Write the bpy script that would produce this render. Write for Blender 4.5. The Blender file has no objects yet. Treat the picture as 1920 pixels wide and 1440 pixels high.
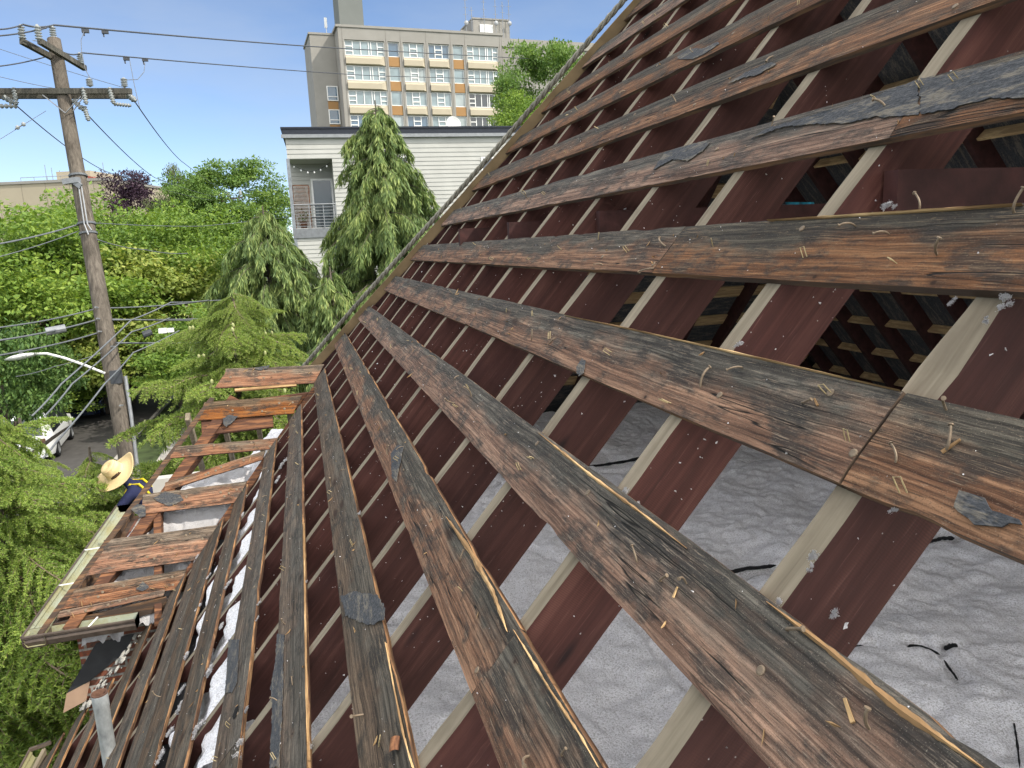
import bpy, math, random
import numpy as np
from mathutils import Matrix, Vector

# ------------------------------------------------------------------ camera, sky, sun, exposure
SC = bpy.context.scene
COL = SC.collection
F = 1380.0
RW = np.array([[0.9605, -0.2750, -0.0433], [-0.0922, -0.1674, -0.9816], [0.2627, 0.9468, -0.1862]])
RW[2] /= np.linalg.norm(RW[2]); RW[0] -= RW[2] * (RW[0] @ RW[2]); RW[0] /= np.linalg.norm(RW[0]); RW[1] = np.cross(RW[2], RW[0])
CW = np.array([0.0, 0.0, 7.6])
cam = bpy.data.cameras.new('camera'); cam_o = bpy.data.objects.new('camera', cam); COL.objects.link(cam_o)
cam.sensor_width = 36.0; cam.lens = F / 1920 * 36.0; cam.clip_start = 0.05; cam.clip_end = 4000
mw = Matrix.Identity(4)
for i in range(3):
    mw[i][0] = RW[0][i]; mw[i][1] = -RW[1][i]; mw[i][2] = -RW[2][i]; mw[i][3] = CW[i]
cam_o.matrix_world = mw
SC.camera = cam_o
SUN = np.array([0.560, -0.430, 0.715]); SUN /= np.linalg.norm(SUN)
world = bpy.data.worlds.new('World'); SC.world = world; world.use_nodes = True
nt = world.node_tree; nt.nodes.clear()
wo = nt.nodes.new('ShaderNodeOutputWorld'); bg = nt.nodes.new('ShaderNodeBackground'); sky = nt.nodes.new('ShaderNodeTexSky')
sky.sky_type = 'NISHITA'; sky.sun_disc = False
sky.sun_elevation = math.asin(SUN[2]); sky.sun_rotation = math.atan2(SUN[0], SUN[1])
sky.air_density = 1.0; sky.altitude = 3500; sky.air_density = 1.0; sky.dust_density = 0.05; sky.ozone_density = 1.6
bg.inputs['Strength'].default_value = 0.13
# thin high cirrus, part of the sky itself
tc = nt.nodes.new('ShaderNodeTexCoord'); mp = nt.nodes.new('ShaderNodeMapping'); mp.inputs['Scale'].default_value = (1.2, 1.2, 4.0)
mp.inputs['Rotation'].default_value = (0.25, 0.1, 0.4)
nz = nt.nodes.new('ShaderNodeTexNoise'); nz.inputs['Scale'].default_value = 1.6; nz.inputs['Detail'].default_value = 7; nz.inputs['Roughness'].default_value = .55
rp = nt.nodes.new('ShaderNodeValToRGB'); rp.color_ramp.elements[0].position = .42; rp.color_ramp.elements[0].color = (0, 0, 0, 1)
rp.color_ramp.elements[1].position = .85; rp.color_ramp.elements[1].color = (.55, .55, .55, 1)
mx = nt.nodes.new('ShaderNodeMixRGB'); mx.inputs['Color2'].default_value = (3.4, 3.7, 4.0, 1)
L = nt.links.new; FILL_CLOUD = 15.0
# bright cloud bank added out of view, overhead and behind, to lift the shade
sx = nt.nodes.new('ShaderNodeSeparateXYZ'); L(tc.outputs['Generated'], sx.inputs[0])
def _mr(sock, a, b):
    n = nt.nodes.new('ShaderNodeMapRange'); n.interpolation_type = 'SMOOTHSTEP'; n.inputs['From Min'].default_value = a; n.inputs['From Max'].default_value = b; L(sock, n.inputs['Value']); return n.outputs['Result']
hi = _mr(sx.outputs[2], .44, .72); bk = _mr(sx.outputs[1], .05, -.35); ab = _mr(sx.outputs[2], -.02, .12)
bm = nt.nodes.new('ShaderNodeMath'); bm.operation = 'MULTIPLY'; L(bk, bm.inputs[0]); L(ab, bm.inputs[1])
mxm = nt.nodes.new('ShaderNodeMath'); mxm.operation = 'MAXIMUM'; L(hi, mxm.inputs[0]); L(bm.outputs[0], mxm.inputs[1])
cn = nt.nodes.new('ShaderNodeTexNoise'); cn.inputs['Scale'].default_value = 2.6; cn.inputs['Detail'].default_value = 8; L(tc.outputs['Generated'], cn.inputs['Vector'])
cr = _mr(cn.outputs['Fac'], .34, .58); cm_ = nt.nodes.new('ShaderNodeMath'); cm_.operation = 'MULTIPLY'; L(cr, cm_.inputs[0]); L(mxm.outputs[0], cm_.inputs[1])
mc = nt.nodes.new('ShaderNodeMixRGB'); mc.inputs['Color2'].default_value = (FILL_CLOUD, FILL_CLOUD * .985, FILL_CLOUD * .96, 1); L(cm_.outputs[0], mc.inputs['Fac'])
L(tc.outputs['Generated'], mp.inputs['Vector']); L(mp.outputs['Vector'], nz.inputs['Vector']); L(nz.outputs['Fac'], rp.inputs['Fac'])
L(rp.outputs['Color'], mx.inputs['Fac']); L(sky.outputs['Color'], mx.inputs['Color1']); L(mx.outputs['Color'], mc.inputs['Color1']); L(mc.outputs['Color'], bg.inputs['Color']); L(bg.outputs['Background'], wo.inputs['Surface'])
sun = bpy.data.lights.new('sun', 'SUN'); sun.energy = 3.3; sun.angle = math.radians(.53); sun.color = (1.0, .93, .82)
sun_o = bpy.data.objects.new('sun', sun); COL.objects.link(sun_o)
sun_o.rotation_euler = Vector(SUN).to_track_quat('Z', 'Y').to_euler(); sun_o.location = (30, -20, 40)
SC.view_settings.view_transform = 'Standard'; SC.view_settings.look = 'None'; SC.view_settings.gamma = 1; SC.view_settings.exposure = 0.62
try:
    SC.view_settings.use_white_balance = True; SC.view_settings.white_balance_temperature = 6450; SC.view_settings.white_balance_tint = 10
except Exception: pass
try:
    SC.cycles.max_bounces = 6; SC.cycles.diffuse_bounces = 4; SC.cycles.transparent_max_bounces = 8
    SC.cycles.use_adaptive_sampling = True; SC.cycles.adaptive_threshold = 0.02
except Exception: pass

# ------------------------------------------------------------------ frames of reference
PITCH = math.radians(49.0)
EA = np.array([[0, 1, 0], [math.cos(PITCH), 0, math.sin(PITCH)], [math.sin(PITCH), 0, -math.cos(PITCH)]])   # along, upslope, inward
RC = np.array([-0.418, -0.8343, -0.9229])
def rp_w(u, v, n=0.0): return CW + (np.array([u, v, n]) - RC) @ EA
def ray(px, py): return RW.T @ np.array([(px - 960) / F, (py - 720) / F, 1.0])
def at(px, py, d): return CW + ray(px, py) * d                 # the point d metres ahead seen at that pixel
def on_plane(px, py, pt, nrm):
    d = ray(px, py); nrm = np.asarray(nrm, float); return CW + d * ((np.asarray(pt) - CW) @ nrm) / (d @ nrm)
def on_roof(px, py, n=-.022):
    w = on_plane(px, py, rp_w(0, 0, n), EA[2]); q = (w - CW) @ EA.T + RC; return q[0], q[1]
def zplane(X): return 7.6242 + (X - 1.2439) * math.tan(PITCH)
S = 0.592; BP = 0.41; BW = 0.190; TH = 0.022
V_RIDGE = 3.35
def u_hip(v): return 8.1 - .718 * (v + 1.35)
def v_hip(u): return -1.35 + (8.1 - u) / .718

# ------------------------------------------------------------------ tagging and linking
def tag(o, label=None, cat=None, group=None, kind=None):
    if label: o['label'] = label
    if cat: o['category'] = cat
    if group: o['group'] = group
    if kind: o['kind'] = kind
    return o
def empty(name, loc=(0, 0, 0), label=None, cat=None, group=None, mat=None):
    o = bpy.data.objects.new(name, None); o.empty_display_size = .2; COL.objects.link(o)
    if mat is not None: o.matrix_world = mat
    else: o.location = Vector(loc)
    return tag(o, label, cat, group)
def frame_m(o, x, y, z):
    m = Matrix.Identity(4)
    for i in range(3): m[i][0] = x[i]; m[i][1] = y[i]; m[i][2] = z[i]; m[i][3] = o[i]
    return m
def wall_m(o, xdir):                                            # local x along the wall, y into the wall, z up
    x = np.array([xdir[0], xdir[1], 0.0]); x /= np.linalg.norm(x); z = np.array([0, 0, 1.0]); return frame_m(o, x, np.cross(z, x), z)
ROOF_ROT = (-EA[0], EA[1], -EA[2])                              # local x towards the camera, y upslope, z outward
def roof_m(u, v, n=0.0): return frame_m(rp_w(u, v, n), *ROOF_ROT)
class MB:
    def __init__(s): s.v = []; s.f = []; s.m = []; s.n = 0
    def add(s, vs, fs, mi=0):
        vs = np.asarray(vs, float); s.v.append(vs); b = s.n; s.n += len(vs)
        for f in fs: s.f.append(tuple(b + i for i in f)); s.m.append(mi)
        return s
    def box(s, c, d, mi=0, rot=None):
        x, y, z = [k / 2 for k in d]
        vs = np.array([(-x, -y, -z), (x, -y, -z), (x, y, -z), (-x, y, -z), (-x, -y, z), (x, -y, z), (x, y, z), (-x, y, z)])
        if rot is not None: vs = vs @ np.asarray(rot).T
        return s.add(vs + np.asarray(c), [(3, 2, 1, 0), (4, 5, 6, 7), (0, 1, 5, 4), (1, 2, 6, 5), (2, 3, 7, 6), (3, 0, 4, 7)], mi)
    def span(s, a, b, mi=0): a = np.asarray(a, float); b = np.asarray(b, float); return s.box((a + b) / 2, np.abs(b - a), mi)
    def tube(s, pts, r, k=8, mi=0, cap=True):
        pts = np.asarray(pts, float); n = len(pts); r = np.broadcast_to(np.asarray(r, float), (n,))
        t = np.gradient(pts, axis=0); t /= np.linalg.norm(t, axis=1)[:, None] + 1e-12
        up = np.array([0, 0, 1.0]) if abs(t[0][2]) < .9 else np.array([1.0, 0, 0])
        vs = []
        for i in range(n):
            a = np.cross(t[i], up); a /= np.linalg.norm(a) + 1e-12; b = np.cross(t[i], a); up = -np.cross(t[i], a) if False else up
            for j in range(k):
                an = 2 * math.pi * j / k; vs.append(pts[i] + r[i] * (a * math.cos(an) + b * math.sin(an)))
        fs = [(i * k + j, i * k + (j + 1) % k, (i + 1) * k + (j + 1) % k, (i + 1) * k + j) for i in range(n - 1) for j in range(k)]
        if cap: fs += [tuple(range(k))[::-1], tuple((n - 1) * k + j for j in range(k))]
        return s.add(vs, fs, mi)
    def bar(s, a, b, w, h, mi=0, up=(0, 0, 1)):
        a = np.asarray(a, float); b = np.asarray(b, float); x = b - a; l = np.linalg.norm(x); x /= l
        up = np.asarray(up, float); y = np.cross(up, x)
        if np.linalg.norm(y) < 1e-6: y = np.cross((1, 0, 0), x)
        y /= np.linalg.norm(y); z = np.cross(x, y); return s.box((a + b) / 2, (l, w, h), mi, np.stack([x, y, z], 1))
    def lathe(s, prof, k=16, c=(0, 0, 0), mi=0, sx=1, sy=1):
        vs = []
        for r, z in prof:
            for j in range(k): an = 2 * math.pi * j / k; vs.append((c[0] + sx * r * math.cos(an), c[1] + sy * r * math.sin(an), c[2] + z))
        n = len(prof)
        return s.add(vs, [(i * k + j, i * k + (j + 1) % k, (i + 1) * k + (j + 1) % k, (i + 1) * k + j) for i in range(n - 1) for j in range(k)], mi)
    def grid(s, P, mi=0):
        ny, nx = P.shape[:2]
        return s.add(P.reshape(-1, 3), [(j * nx + i, j * nx + i + 1, (j + 1) * nx + i + 1, (j + 1) * nx + i) for j in range(ny - 1) for i in range(nx - 1)], mi)
    def quads(s, V4, mi=0):                                      # (n,4,3)
        n = len(V4); b = s.n; s.v.append(np.asarray(V4, float).reshape(-1, 3)); s.n += 4 * n
        s.f += [(b + 4 * i, b + 4 * i + 1, b + 4 * i + 2, b + 4 * i + 3) for i in range(n)]; s.m += [mi] * n; return s
    def mesh(s, name, mats, smooth=False):
        me = bpy.data.meshes.new(name)
        V = np.concatenate(s.v) if s.v else np.zeros((0, 3))
        lt = np.array([len(f) for f in s.f], np.int32); ls = np.concatenate([[0], np.cumsum(lt)[:-1]]).astype(np.int32)
        fl = np.fromiter((i for f in s.f for i in f), np.int32, int(lt.sum()))
        me.vertices.add(len(V)); me.vertices.foreach_set('co', V.astype(np.float32).ravel())
        me.loops.add(len(fl)); me.loops.foreach_set('vertex_index', fl)
        me.polygons.add(len(lt)); me.polygons.foreach_set('loop_start', ls)
        try: me.polygons.foreach_set('loop_total', lt)
        except Exception: pass
        for m in (mats if isinstance(mats, (list, tuple)) else [mats]): me.materials.append(m)
        me.polygons.foreach_set('material_index', np.array(s.m, np.int32))
        me.polygons.foreach_set('use_smooth', np.full(len(lt), bool(smooth)))
        me.update(calc_edges=True); me.validate(); return me
    def build(s, name, mats, parent=None, mat=None, smooth=False, label=None):
        return link(name, s.mesh(name, mats, smooth), parent, mat, label)
def link(name, me, parent=None, mat=None, label=None):
    o = bpy.data.objects.new(name, me); COL.objects.link(o)
    if parent is not None: o.parent = parent
    if mat is not None: o.matrix_local = mat
    if label: o['label'] = label
    return o
def bevel(o, w, seg=2):
    m = o.modifiers.new('bevel', 'BEVEL'); m.width = w; m.segments = seg; m.limit_method = 'ANGLE'; return o
def rot_z(a): c, s_ = math.cos(a), math.sin(a); return np.array([[c, -s_, 0], [s_, c, 0], [0, 0, 1]])

# ------------------------------------------------------------------ value noise for shapes
_T = np.random.RandomState(7).rand(256, 256)
def vn(x, y, seed=0):
    x = np.asarray(x, float) + seed * 17.31; y = np.asarray(y, float) + seed * 9.17
    xi = np.floor(x).astype(int); yi = np.floor(y).astype(int); fx = x - xi; fy = y - yi
    fx = fx * fx * (3 - 2 * fx); fy = fy * fy * (3 - 2 * fy)
    g = lambda a, b: _T[a & 255, b & 255]
    return (g(xi, yi) * (1 - fx) + g(xi + 1, yi) * fx) * (1 - fy) + (g(xi, yi + 1) * (1 - fx) + g(xi + 1, yi + 1) * fx) * fy - .5
def fbm(x, y, seed=0, oct=4, g=.5):
    r = 0; a = 1.0
    for o in range(oct): r = r + a * vn(x * 2 ** o, y * 2 ** o, seed + o); a *= g
    return r

# ------------------------------------------------------------------ materials
class NT:
    def __init__(s, name):
        s.mat = bpy.data.materials.new(name); s.mat.use_nodes = True; s.t = s.mat.node_tree; s.t.nodes.clear()
        s.out = s.n('OutputMaterial'); s.b = s.n('BsdfPrincipled'); s.l(s.b.outputs[0], s.out.inputs['Surface'])
    def n(s, ty, **kw):
        nd = s.t.nodes.new('ShaderNode' + ty)
        for k, v in kw.items():
            if k in nd.inputs: s.set(nd.inputs[k], v)
            else: setattr(nd, k, v)
        return nd
    def l(s, a, b): s.t.links.new(a, b)
    def set(s, sock, v):
        if hasattr(v, 'is_output') or isinstance(v, bpy.types.NodeSocket): s.l(v, sock)
        elif isinstance(v, (tuple, list)) and sock.type == 'RGBA' and len(v) == 3: sock.default_value = (*v, 1)
        else: sock.default_value = v
    def obj(s, rand=True):
        tc = s.n('TexCoord')
        if not rand: return tc.outputs['Object']
        oi = s.n('ObjectInfo'); m = s.n('VectorMath', operation='MULTIPLY'); cx = s.n('CombineXYZ'); s.l(oi.outputs['Random'], cx.inputs[0]); s.l(oi.outputs['Random'], cx.inputs[1]); s.l(oi.outputs['Random'], cx.inputs[2])
        s.l(cx.outputs[0], m.inputs[0]); m.inputs[1].default_value = (97, 53, 31)
        a = s.n('VectorMath', operation='ADD'); s.l(tc.outputs['Object'], a.inputs[0]); s.l(m.outputs[0], a.inputs[1]); return a.outputs[0]
    def map(s, vec, scale=(1, 1, 1), rot=(0, 0, 0)):
        m = s.n('Mapping'); s.l(vec, m.inputs['Vector']); m.inputs['Scale'].default_value = scale; m.inputs['Rotation'].default_value = rot; return m.outputs[0]
    def noise(s, vec, scale=1.0, detail=4, rough=.55, dist=0.0):
        nd = s.n('TexNoise', Scale=scale, Detail=detail, Roughness=rough, Distortion=dist); s.l(vec, nd.inputs['Vector']); return nd.outputs['Fac']
    def vor(s, vec, scale=1.0, feature='F1'):
        nd = s.n('TexVoronoi', Scale=scale); nd.feature = feature; s.l(vec, nd.inputs['Vector']); return nd.outputs['Distance']
    def ramp(s, fac, *st):
        nd = s.n('ValToRGB'); e = nd.color_ramp.elements
        while len(e) < len(st): e.new(.5)
        for el, (p, c) in zip(e, st): el.position = p; el.color = (*c, 1) if not isinstance(c, (int, float)) else (c, c, c, 1)
        s.l(fac, nd.inputs['Fac']); return nd.outputs['Color']
    def mix(s, fac, a, b, mode='MIX'):
        nd = s.n('MixRGB'); nd.blend_type = mode; s.set(nd.inputs['Fac'], fac); s.set(nd.inputs['Color1'], a); s.set(nd.inputs['Color2'], b); return nd.outputs['Color']
    def math(s, op, a, b=0.0, c=None):
        nd = s.n('Math', operation=op); s.set(nd.inputs[0], a); s.set(nd.inputs[1], b)
        if c is not None: s.set(nd.inputs[2], c)
        return nd.outputs[0]
    def sep(s, vec): nd = s.n('SeparateXYZ'); s.l(vec, nd.inputs[0]); return nd.outputs
    def fin(s, col, rough=.8, bump=None, strength=.4, dist=.01, metal=0, spec=.3):
        s.set(s.b.inputs['Base Color'], col); s.set(s.b.inputs['Roughness'], rough); s.set(s.b.inputs['Metallic'], metal); s.set(s.b.inputs['Specular IOR Level'], spec)
        if bump is not None:
            bp = s.n('Bump', Strength=strength, Distance=dist); s.l(bump, bp.inputs['Height']); s.l(bp.outputs[0], s.b.inputs['Normal'])
        return s.mat
def plain(name, col, rough=.6, metal=0, var=.25, scale=8, spec=.3, bump=.15):
    m = NT(name); c = m.obj(False); n = m.noise(c, scale, 5); k = m.ramp(n, (.25, tuple(x * (1 - var) for x in col)), (.75, tuple(min(1, x * (1 + var)) for x in col)))
    return m.fin(k, rough, n, bump, .01, metal, spec)

def wood_board(name, lo, hi, stain=.0, warm=1.0):
    m = NT(name); raw = m.obj(False); c = m.obj(True)
    wob = m.noise(m.map(c, (2.5, 5, 3)), 1.0, 3, .5)
    wc = m.n('CombineXYZ'); m.l(m.math('MULTIPLY', m.math('SUBTRACT', wob, .5), .028), wc.inputs[1]); wa = m.n('VectorMath', operation='ADD'); m.l(c, wa.inputs[0]); m.l(wc.outputs[0], wa.inputs[1]); g_ = wa.outputs[0]
    grain = m.noise(m.map(g_, (2.2, 95, 30)), 1.0, 6, .62, .2)
    soft = m.noise(m.map(g_, (1.3, 26, 20)), 1.0, 5, .6, .3)
    fine = m.noise(m.map(c, (14, 330, 160)), 1.0, 3, .6)
    big = m.noise(m.map(c, (2.6, 8, 5)), 1.0, 6, .62)
    blot = m.noise(m.map(c, (6, 13, 6)), 1.0, 6, .68)
    diag = m.noise(m.map(c, (5.0, 42, 1), (0, 0, .80)), 1.0, 4, .55)
    chk = m.noise(m.map(g_, (.9, 30, 3)), 1.0, 2, .4); chk = m.math('ABSOLUTE', m.math('SUBTRACT', chk, .53))
    gate = m.noise(m.map(c, (1.1, 5, 3)), 1.0, 2)
    y = m.sep(raw)[1]
    t = m.math('ADD', m.math('MULTIPLY', y, 13.0), m.math('MULTIPLY', m.math('SUBTRACT', big, .5), 4.6))
    t = m.math('MINIMUM', m.math('MAXIMUM', m.math('ADD', t, .36 + stain), 0.0), 1.0)
    gs = m.math('ADD', m.math('MULTIPLY', grain, .6), m.math('MULTIPLY', soft, .4))
    lower = m.ramp(gs, (.37, lo[0]), (.49, lo[1]), (.62, lo[2]))
    upper = m.ramp(gs, (.37, hi[0]), (.50, hi[1]), (.62, hi[2]))
    col = m.mix(t, lower, upper)
    col = m.mix(m.ramp(blot, (.50, 0.0), (.60, .78)), col, (.026, .024, .022))
    col = m.mix(m.ramp(diag, (.54, 0.0), (.68, .45)), col, (.04, .035, .030))
    col = m.mix(m.ramp(m.math('MULTIPLY', fine, m.math('ADD', blot, .5)), (.60, 0.0), (.74, .42)), col, (.36, .27, .18))
    col = m.mix(m.ramp(fine, (.33, .75), (.43, 0.0)), col, (.030, .022, .017))
    wv = m.n('TexWave', Scale=26.0, Distortion=9.0, Detail=4.0); wv.bands_direction = 'Y'; wv.inputs['Detail Scale'].default_value = 1.3; wv.inputs['Detail Roughness'].default_value = .6; m.l(m.map(g_, (.10, 1, .3)), wv.inputs['Vector'])
    col = m.mix(m.ramp(wv.outputs['Fac'], (.0, .55), (.45, 0.0)), col, m.mix(.62, col, (.010, .008, .006)))
    grit = m.noise(c, 420, 2, .6); col = m.mix(m.ramp(grit, (.32, .55), (.42, 0.0)), col, (.020, .017, .014)); col = m.mix(m.ramp(grit, (.64, 0.0), (.72, .40)), col, (.40, .33, .24))
    nh = m.vor(m.map(c, (7, 9, 0)), 1.0); col = m.mix(m.ramp(nh, (.028, .95), (.058, 0.0)), col, (.008, .007, .006)); col = m.mix(m.ramp(nh, (.05, .45), (.16, 0.0)), col, (.050, .026, .016))
    kn = m.vor(m.map(g_, (2.0, 7.0, 0)), 1.0); col = m.mix(m.ramp(kn, (.06, .85), (.16, 0.0)), col, (.030, .016, .010))
    scr = m.noise(m.map(c, (30, 190, 1), (0, 0, .95)), 1.0, 3, .6); col = m.mix(m.ramp(scr, (.64, 0.0), (.72, .38)), col, (.30, .22, .15))
    oi = m.n('ObjectInfo'); hv = m.n('HueSaturation'); m.l(col, hv.inputs['Color']); m.l(m.math('ADD', m.math('MULTIPLY', oi.outputs['Random'], .35), .86), hv.inputs['Value']); m.l(m.math('ADD', m.math('MULTIPLY', oi.outputs['Random'], -.4), 1.2), hv.inputs['Saturation']); col = hv.outputs[0]
    crack = m.math('MULTIPLY', m.ramp(chk, (.003, 1.0), (.010, 0.0)), m.ramp(gate, (.50, 0.0), (.56, 1.0)))
    col = m.mix(crack, col, (.008, .007, .006))
    h = m.math('ADD', m.math('MULTIPLY', grain, .9), m.math('MULTIPLY', fine, .35)); h = m.math('ADD', h, m.math('MULTIPLY', blot, .5)); h = m.math('SUBTRACT', h, crack)
    return m.fin(col, .84, h, .65, .005, spec=.22)
def wood_edge(name, a, b, d):
    m = NT(name); c = m.obj(True)
    g = m.noise(m.map(c, (3, 60, 140)), 1.0, 6, .6); w = m.noise(m.map(c, (3.5, 6, 50)), 1.0, 5, .6)
    col = m.mix(m.ramp(w, (.40, 0.0), (.53, 1.0)), m.ramp(g, (.3, a), (.7, b)), d)
    return m.fin(col, .8, g, .6, .005, spec=.2)
def red_rafter():
    m = NT('red_stained_timber'); c = m.obj(True)
    g = m.noise(m.map(c, (38, 1.5, 38)), 1.0, 7, .62, .5); f = m.noise(m.map(c, (170, 7, 170)), 1.0, 3, .6)
    b = m.noise(m.map(c, (3, 1.6, 3)), 1.0, 4, .6); kn = m.vor(m.map(c, (6, 1.6, 6)), 1.0)
    col = m.ramp(g, (.26, (0.040, 0.013, 0.009)), (.5, (0.074, 0.022, 0.015)), (.76, (0.125, 0.046, 0.032)))
    col = m.mix(m.ramp(b, (.35, .55), (.6, 0.0)), col, (.030, .009, .009))
    col = m.mix(m.ramp(f, (.62, 0.0), (.76, .35)), col, (.22, .10, .075))
    col = m.mix(m.ramp(kn, (.03, .9), (.10, 0.0)), col, (.014, .006, .006))
    wv = m.n('TexWave', Scale=60.0, Distortion=1.5, Detail=2.0); wv.bands_direction = 'Y'; m.l(c, wv.inputs['Vector']); col = m.mix(m.math('MULTIPLY', m.ramp(wv.outputs['Fac'], (.2, .30), (.7, 0.0)), m.ramp(b, (.45, 0.0), (.6, 1.0))), col, (.03, .012, .010))
    oi = m.n('ObjectInfo'); hv = m.n('HueSaturation'); m.l(col, hv.inputs['Color']); m.l(m.math('ADD', m.math('MULTIPLY', oi.outputs['Random'], .5), .72), hv.inputs['Value']); hv.inputs['Saturation'].default_value = .92; col = hv.outputs[0]
    sp = m.vor(c, 38.0); sg = m.noise(c, 5, 4, .7); col = m.mix(m.math('MULTIPLY', m.ramp(sp, (.03, .9), (.09, 0.0)), m.ramp(sg, (.54, 0.0), (.60, 1.0))), col, (.60, .58, .56))
    return m.fin(col, .72, m.math('ADD', g, m.math('MULTIPLY', f, .4)), .5, .004, spec=.25)
def grey_top():
    m = NT('bare_grey_timber'); c = m.obj(True)
    g = m.noise(m.map(c, (40, 1.8, 40)), 1.0, 6, .6, .3); b = m.noise(m.map(c, (8, 5, 8)), 1.0, 5)
    col = m.ramp(g, (.25, (0.126, 0.101, 0.070)), (.5, (0.212, 0.178, 0.126)), (.75, (0.292, 0.244, 0.178)))
    col = m.mix(m.ramp(b, (.52, 0.0), (.7, .6)), col, (.13, .105, .075))
    return m.fin(col, .85, m.math('ADD', g, m.math('MULTIPLY', b, .6)), .5, .004, spec=.2)
def insulation(name, dim=1.0):
    m = NT(name); c = m.obj(False)
    a = m.noise(c, 2.2, 5, .6); b = m.noise(c, 42, 6, .75); d = m.noise(c, 210, 3, .65); st = m.noise(c, 14, 7, .75); fb = m.noise(m.map(c, (60, 200, 60), (0, 0, .7)), 1.0, 3, .6)
    w = (.965 * dim, .955 * dim, .97 * dim); g = (.865 * dim, .85 * dim, .865 * dim)
    col = m.ramp(m.math('ADD', m.math('MULTIPLY', b, .65), m.math('MULTIPLY', a, .35)), (.36, g), (.60, w))
    col = m.mix(m.ramp(m.math('ADD', m.math('MULTIPLY', st, .7), m.math('MULTIPLY', a, .3)), (.55, 0.0), (.70, .45)), col, (.46, .41, .35))
    col = m.mix(m.ramp(d, (.30, .75), (.40, 0.0)), col, (.13, .11, .10))
    col = m.mix(m.ramp(fb, (.68, 0.0), (.75, .7)), col, (.08, .06, .05))
    cr = m.noise(c, 95, 4, .7); vo = m.vor(c, 120)
    col = m.mix(m.ramp(cr, (.38, .75), (.50, 0.0)), col, (.46, .44, .42))
    col = m.mix(m.ramp(vo, (.5, 0.0), (.8, .2)), col, (.5, .48, .46))
    h = m.math('ADD', m.math('MULTIPLY', b, .35), m.math('MULTIPLY', d, .35)); h = m.math('ADD', h, m.math('MULTIPLY', cr, .6)); h = m.math('SUBTRACT', h, m.math('MULTIPLY', vo, .25))
    return m.fin(col, .95, h, 1.0, .014, spec=.05)
def felt_mat():
    m = NT('asphalt_felt'); c = m.obj(True)
    g = m.noise(c, 90, 4, .7); b = m.noise(m.map(c, (6, 30, 6)), 1.0, 5, .6); fl = m.noise(m.map(c, (40, 170, 40)), 1.0, 3)
    col = m.ramp(g, (.3, (.026, .028, .032)), (.6, (.068, .071, .076)), (.8, (.12, .12, .122)))
    col = m.mix(m.ramp(m.math('MULTIPLY', b, m.math('ADD', fl, .5)), (.50, 0.0), (.66, .45)), col, (.26, .22, .16))
    return m.fin(col, .9, m.math('ADD', g, fl), .8, .004, spec=.25)
def brick_mat():
    m = NT('old_red_brick'); c = m.obj(False); cm = m.map(c, (1, 1, 1), (math.pi / 2, 0, 0))
    br = m.n('TexBrick', Scale=1.0, **{'Mortar Size': .012, 'Brick Width': .21, 'Row Height': .075, 'Color1': (.24, .075, .04), 'Color2': (.14, .06, .04), 'Mortar': (.30, .28, .25)}); m.l(cm, br.inputs['Vector'])
    n = m.noise(c, 25, 5, .65); col = m.mix(m.ramp(n, (.45, 0.0), (.65, .7)), br.outputs['Color'], (.05, .045, .04))
    return m.fin(col, .9, m.math('ADD', m.math('MULTIPLY', br.outputs['Fac'], -1.0), m.math('MULTIPLY', n, .6)), .8, .012, spec=.15)
def leaf(name, cols, trans=.35, rough=.55):
    m = NT(name); gi = m.n('NewGeometry'); oi = m.n('ObjectInfo'); c = m.obj(False)
    big = m.noise(c, .55, 3, .6)
    f = m.math('ADD', m.math('MULTIPLY', gi.outputs['Random Per Island'], .55), m.math('MULTIPLY', big, .9)); f = m.math('SUBTRACT', f, .22)
    col = m.ramp(f, (.12, cols[0]), (.5, cols[1]), (.88, cols[2]))
    m.fin(col, rough, spec=.25)
    tr = m.n('BsdfTranslucent'); m.l(m.mix(1.0, col, (1.0, 1.0, .55), 'MULTIPLY'), tr.inputs['Color']); ms = m.n('MixShader'); ms.inputs[0].default_value = trans
    m.l(m.b.outputs[0], ms.inputs[1]); m.l(tr.outputs[0], ms.inputs[2]); m.l(ms.outputs[0], m.out.inputs['Surface']); return m.mat
def bark(name, a, b):
    m = NT(name); c = m.obj(True); g = m.noise(m.map(c, (22, 22, 2.2)), 1.0, 7, .65, .4); k = m.noise(c, 1.3, 4)
    return m.fin(m.mix(m.ramp(k, (.4, 0.0), (.7, .5)), m.ramp(g, (.3, a), (.7, b)), tuple(x * .55 for x in a)), .9, g, .9, .02, spec=.15)
def glass_mat(name, col, rough=.08):
    m = NT(name); c = m.obj(True); n = m.noise(c, .8, 2); return m.fin(m.ramp(n, (.3, tuple(x * .7 for x in col)), (.7, col)), rough, spec=.8)

M = {}
M['board'] = wood_board('weathered_fir_board', ((.050, .023, .013), (.160, .080, .044), (.300, .165, .092)), ((.015, .014, .012), (.058, .051, .040), (.140, .123, .094)), .06)
M['board_grey'] = wood_board('grey_weathered_board', ((0.029, 0.021, 0.014), (0.100, 0.070, 0.049), (0.176, 0.128, 0.088)), ((0.023, 0.020, 0.016), (0.083, 0.073, 0.058), (0.152, 0.132, 0.105)), .05)
M['board_sun'] = wood_board('rusty_brown_board', ((.058, .024, .012), (.205, .082, .036), (.36, .175, .082)), ((.045, .033, .023), (.135, .095, .062), (.25, .195, .14)), -.22)
M['edge'] = wood_edge('raw_split_edge', (0.209, 0.100, 0.041), (0.432, 0.252, 0.120), (0.105, 0.056, 0.032))
M['edge_dark'] = wood_edge('brown_board_edge', (.10, .055, .030), (.20, .115, .062), (.06, .042, .032))
M['end'] = wood_edge('sawn_board_end', (.07, .045, .03), (.16, .11, .075), (.04, .03, .025))
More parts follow.
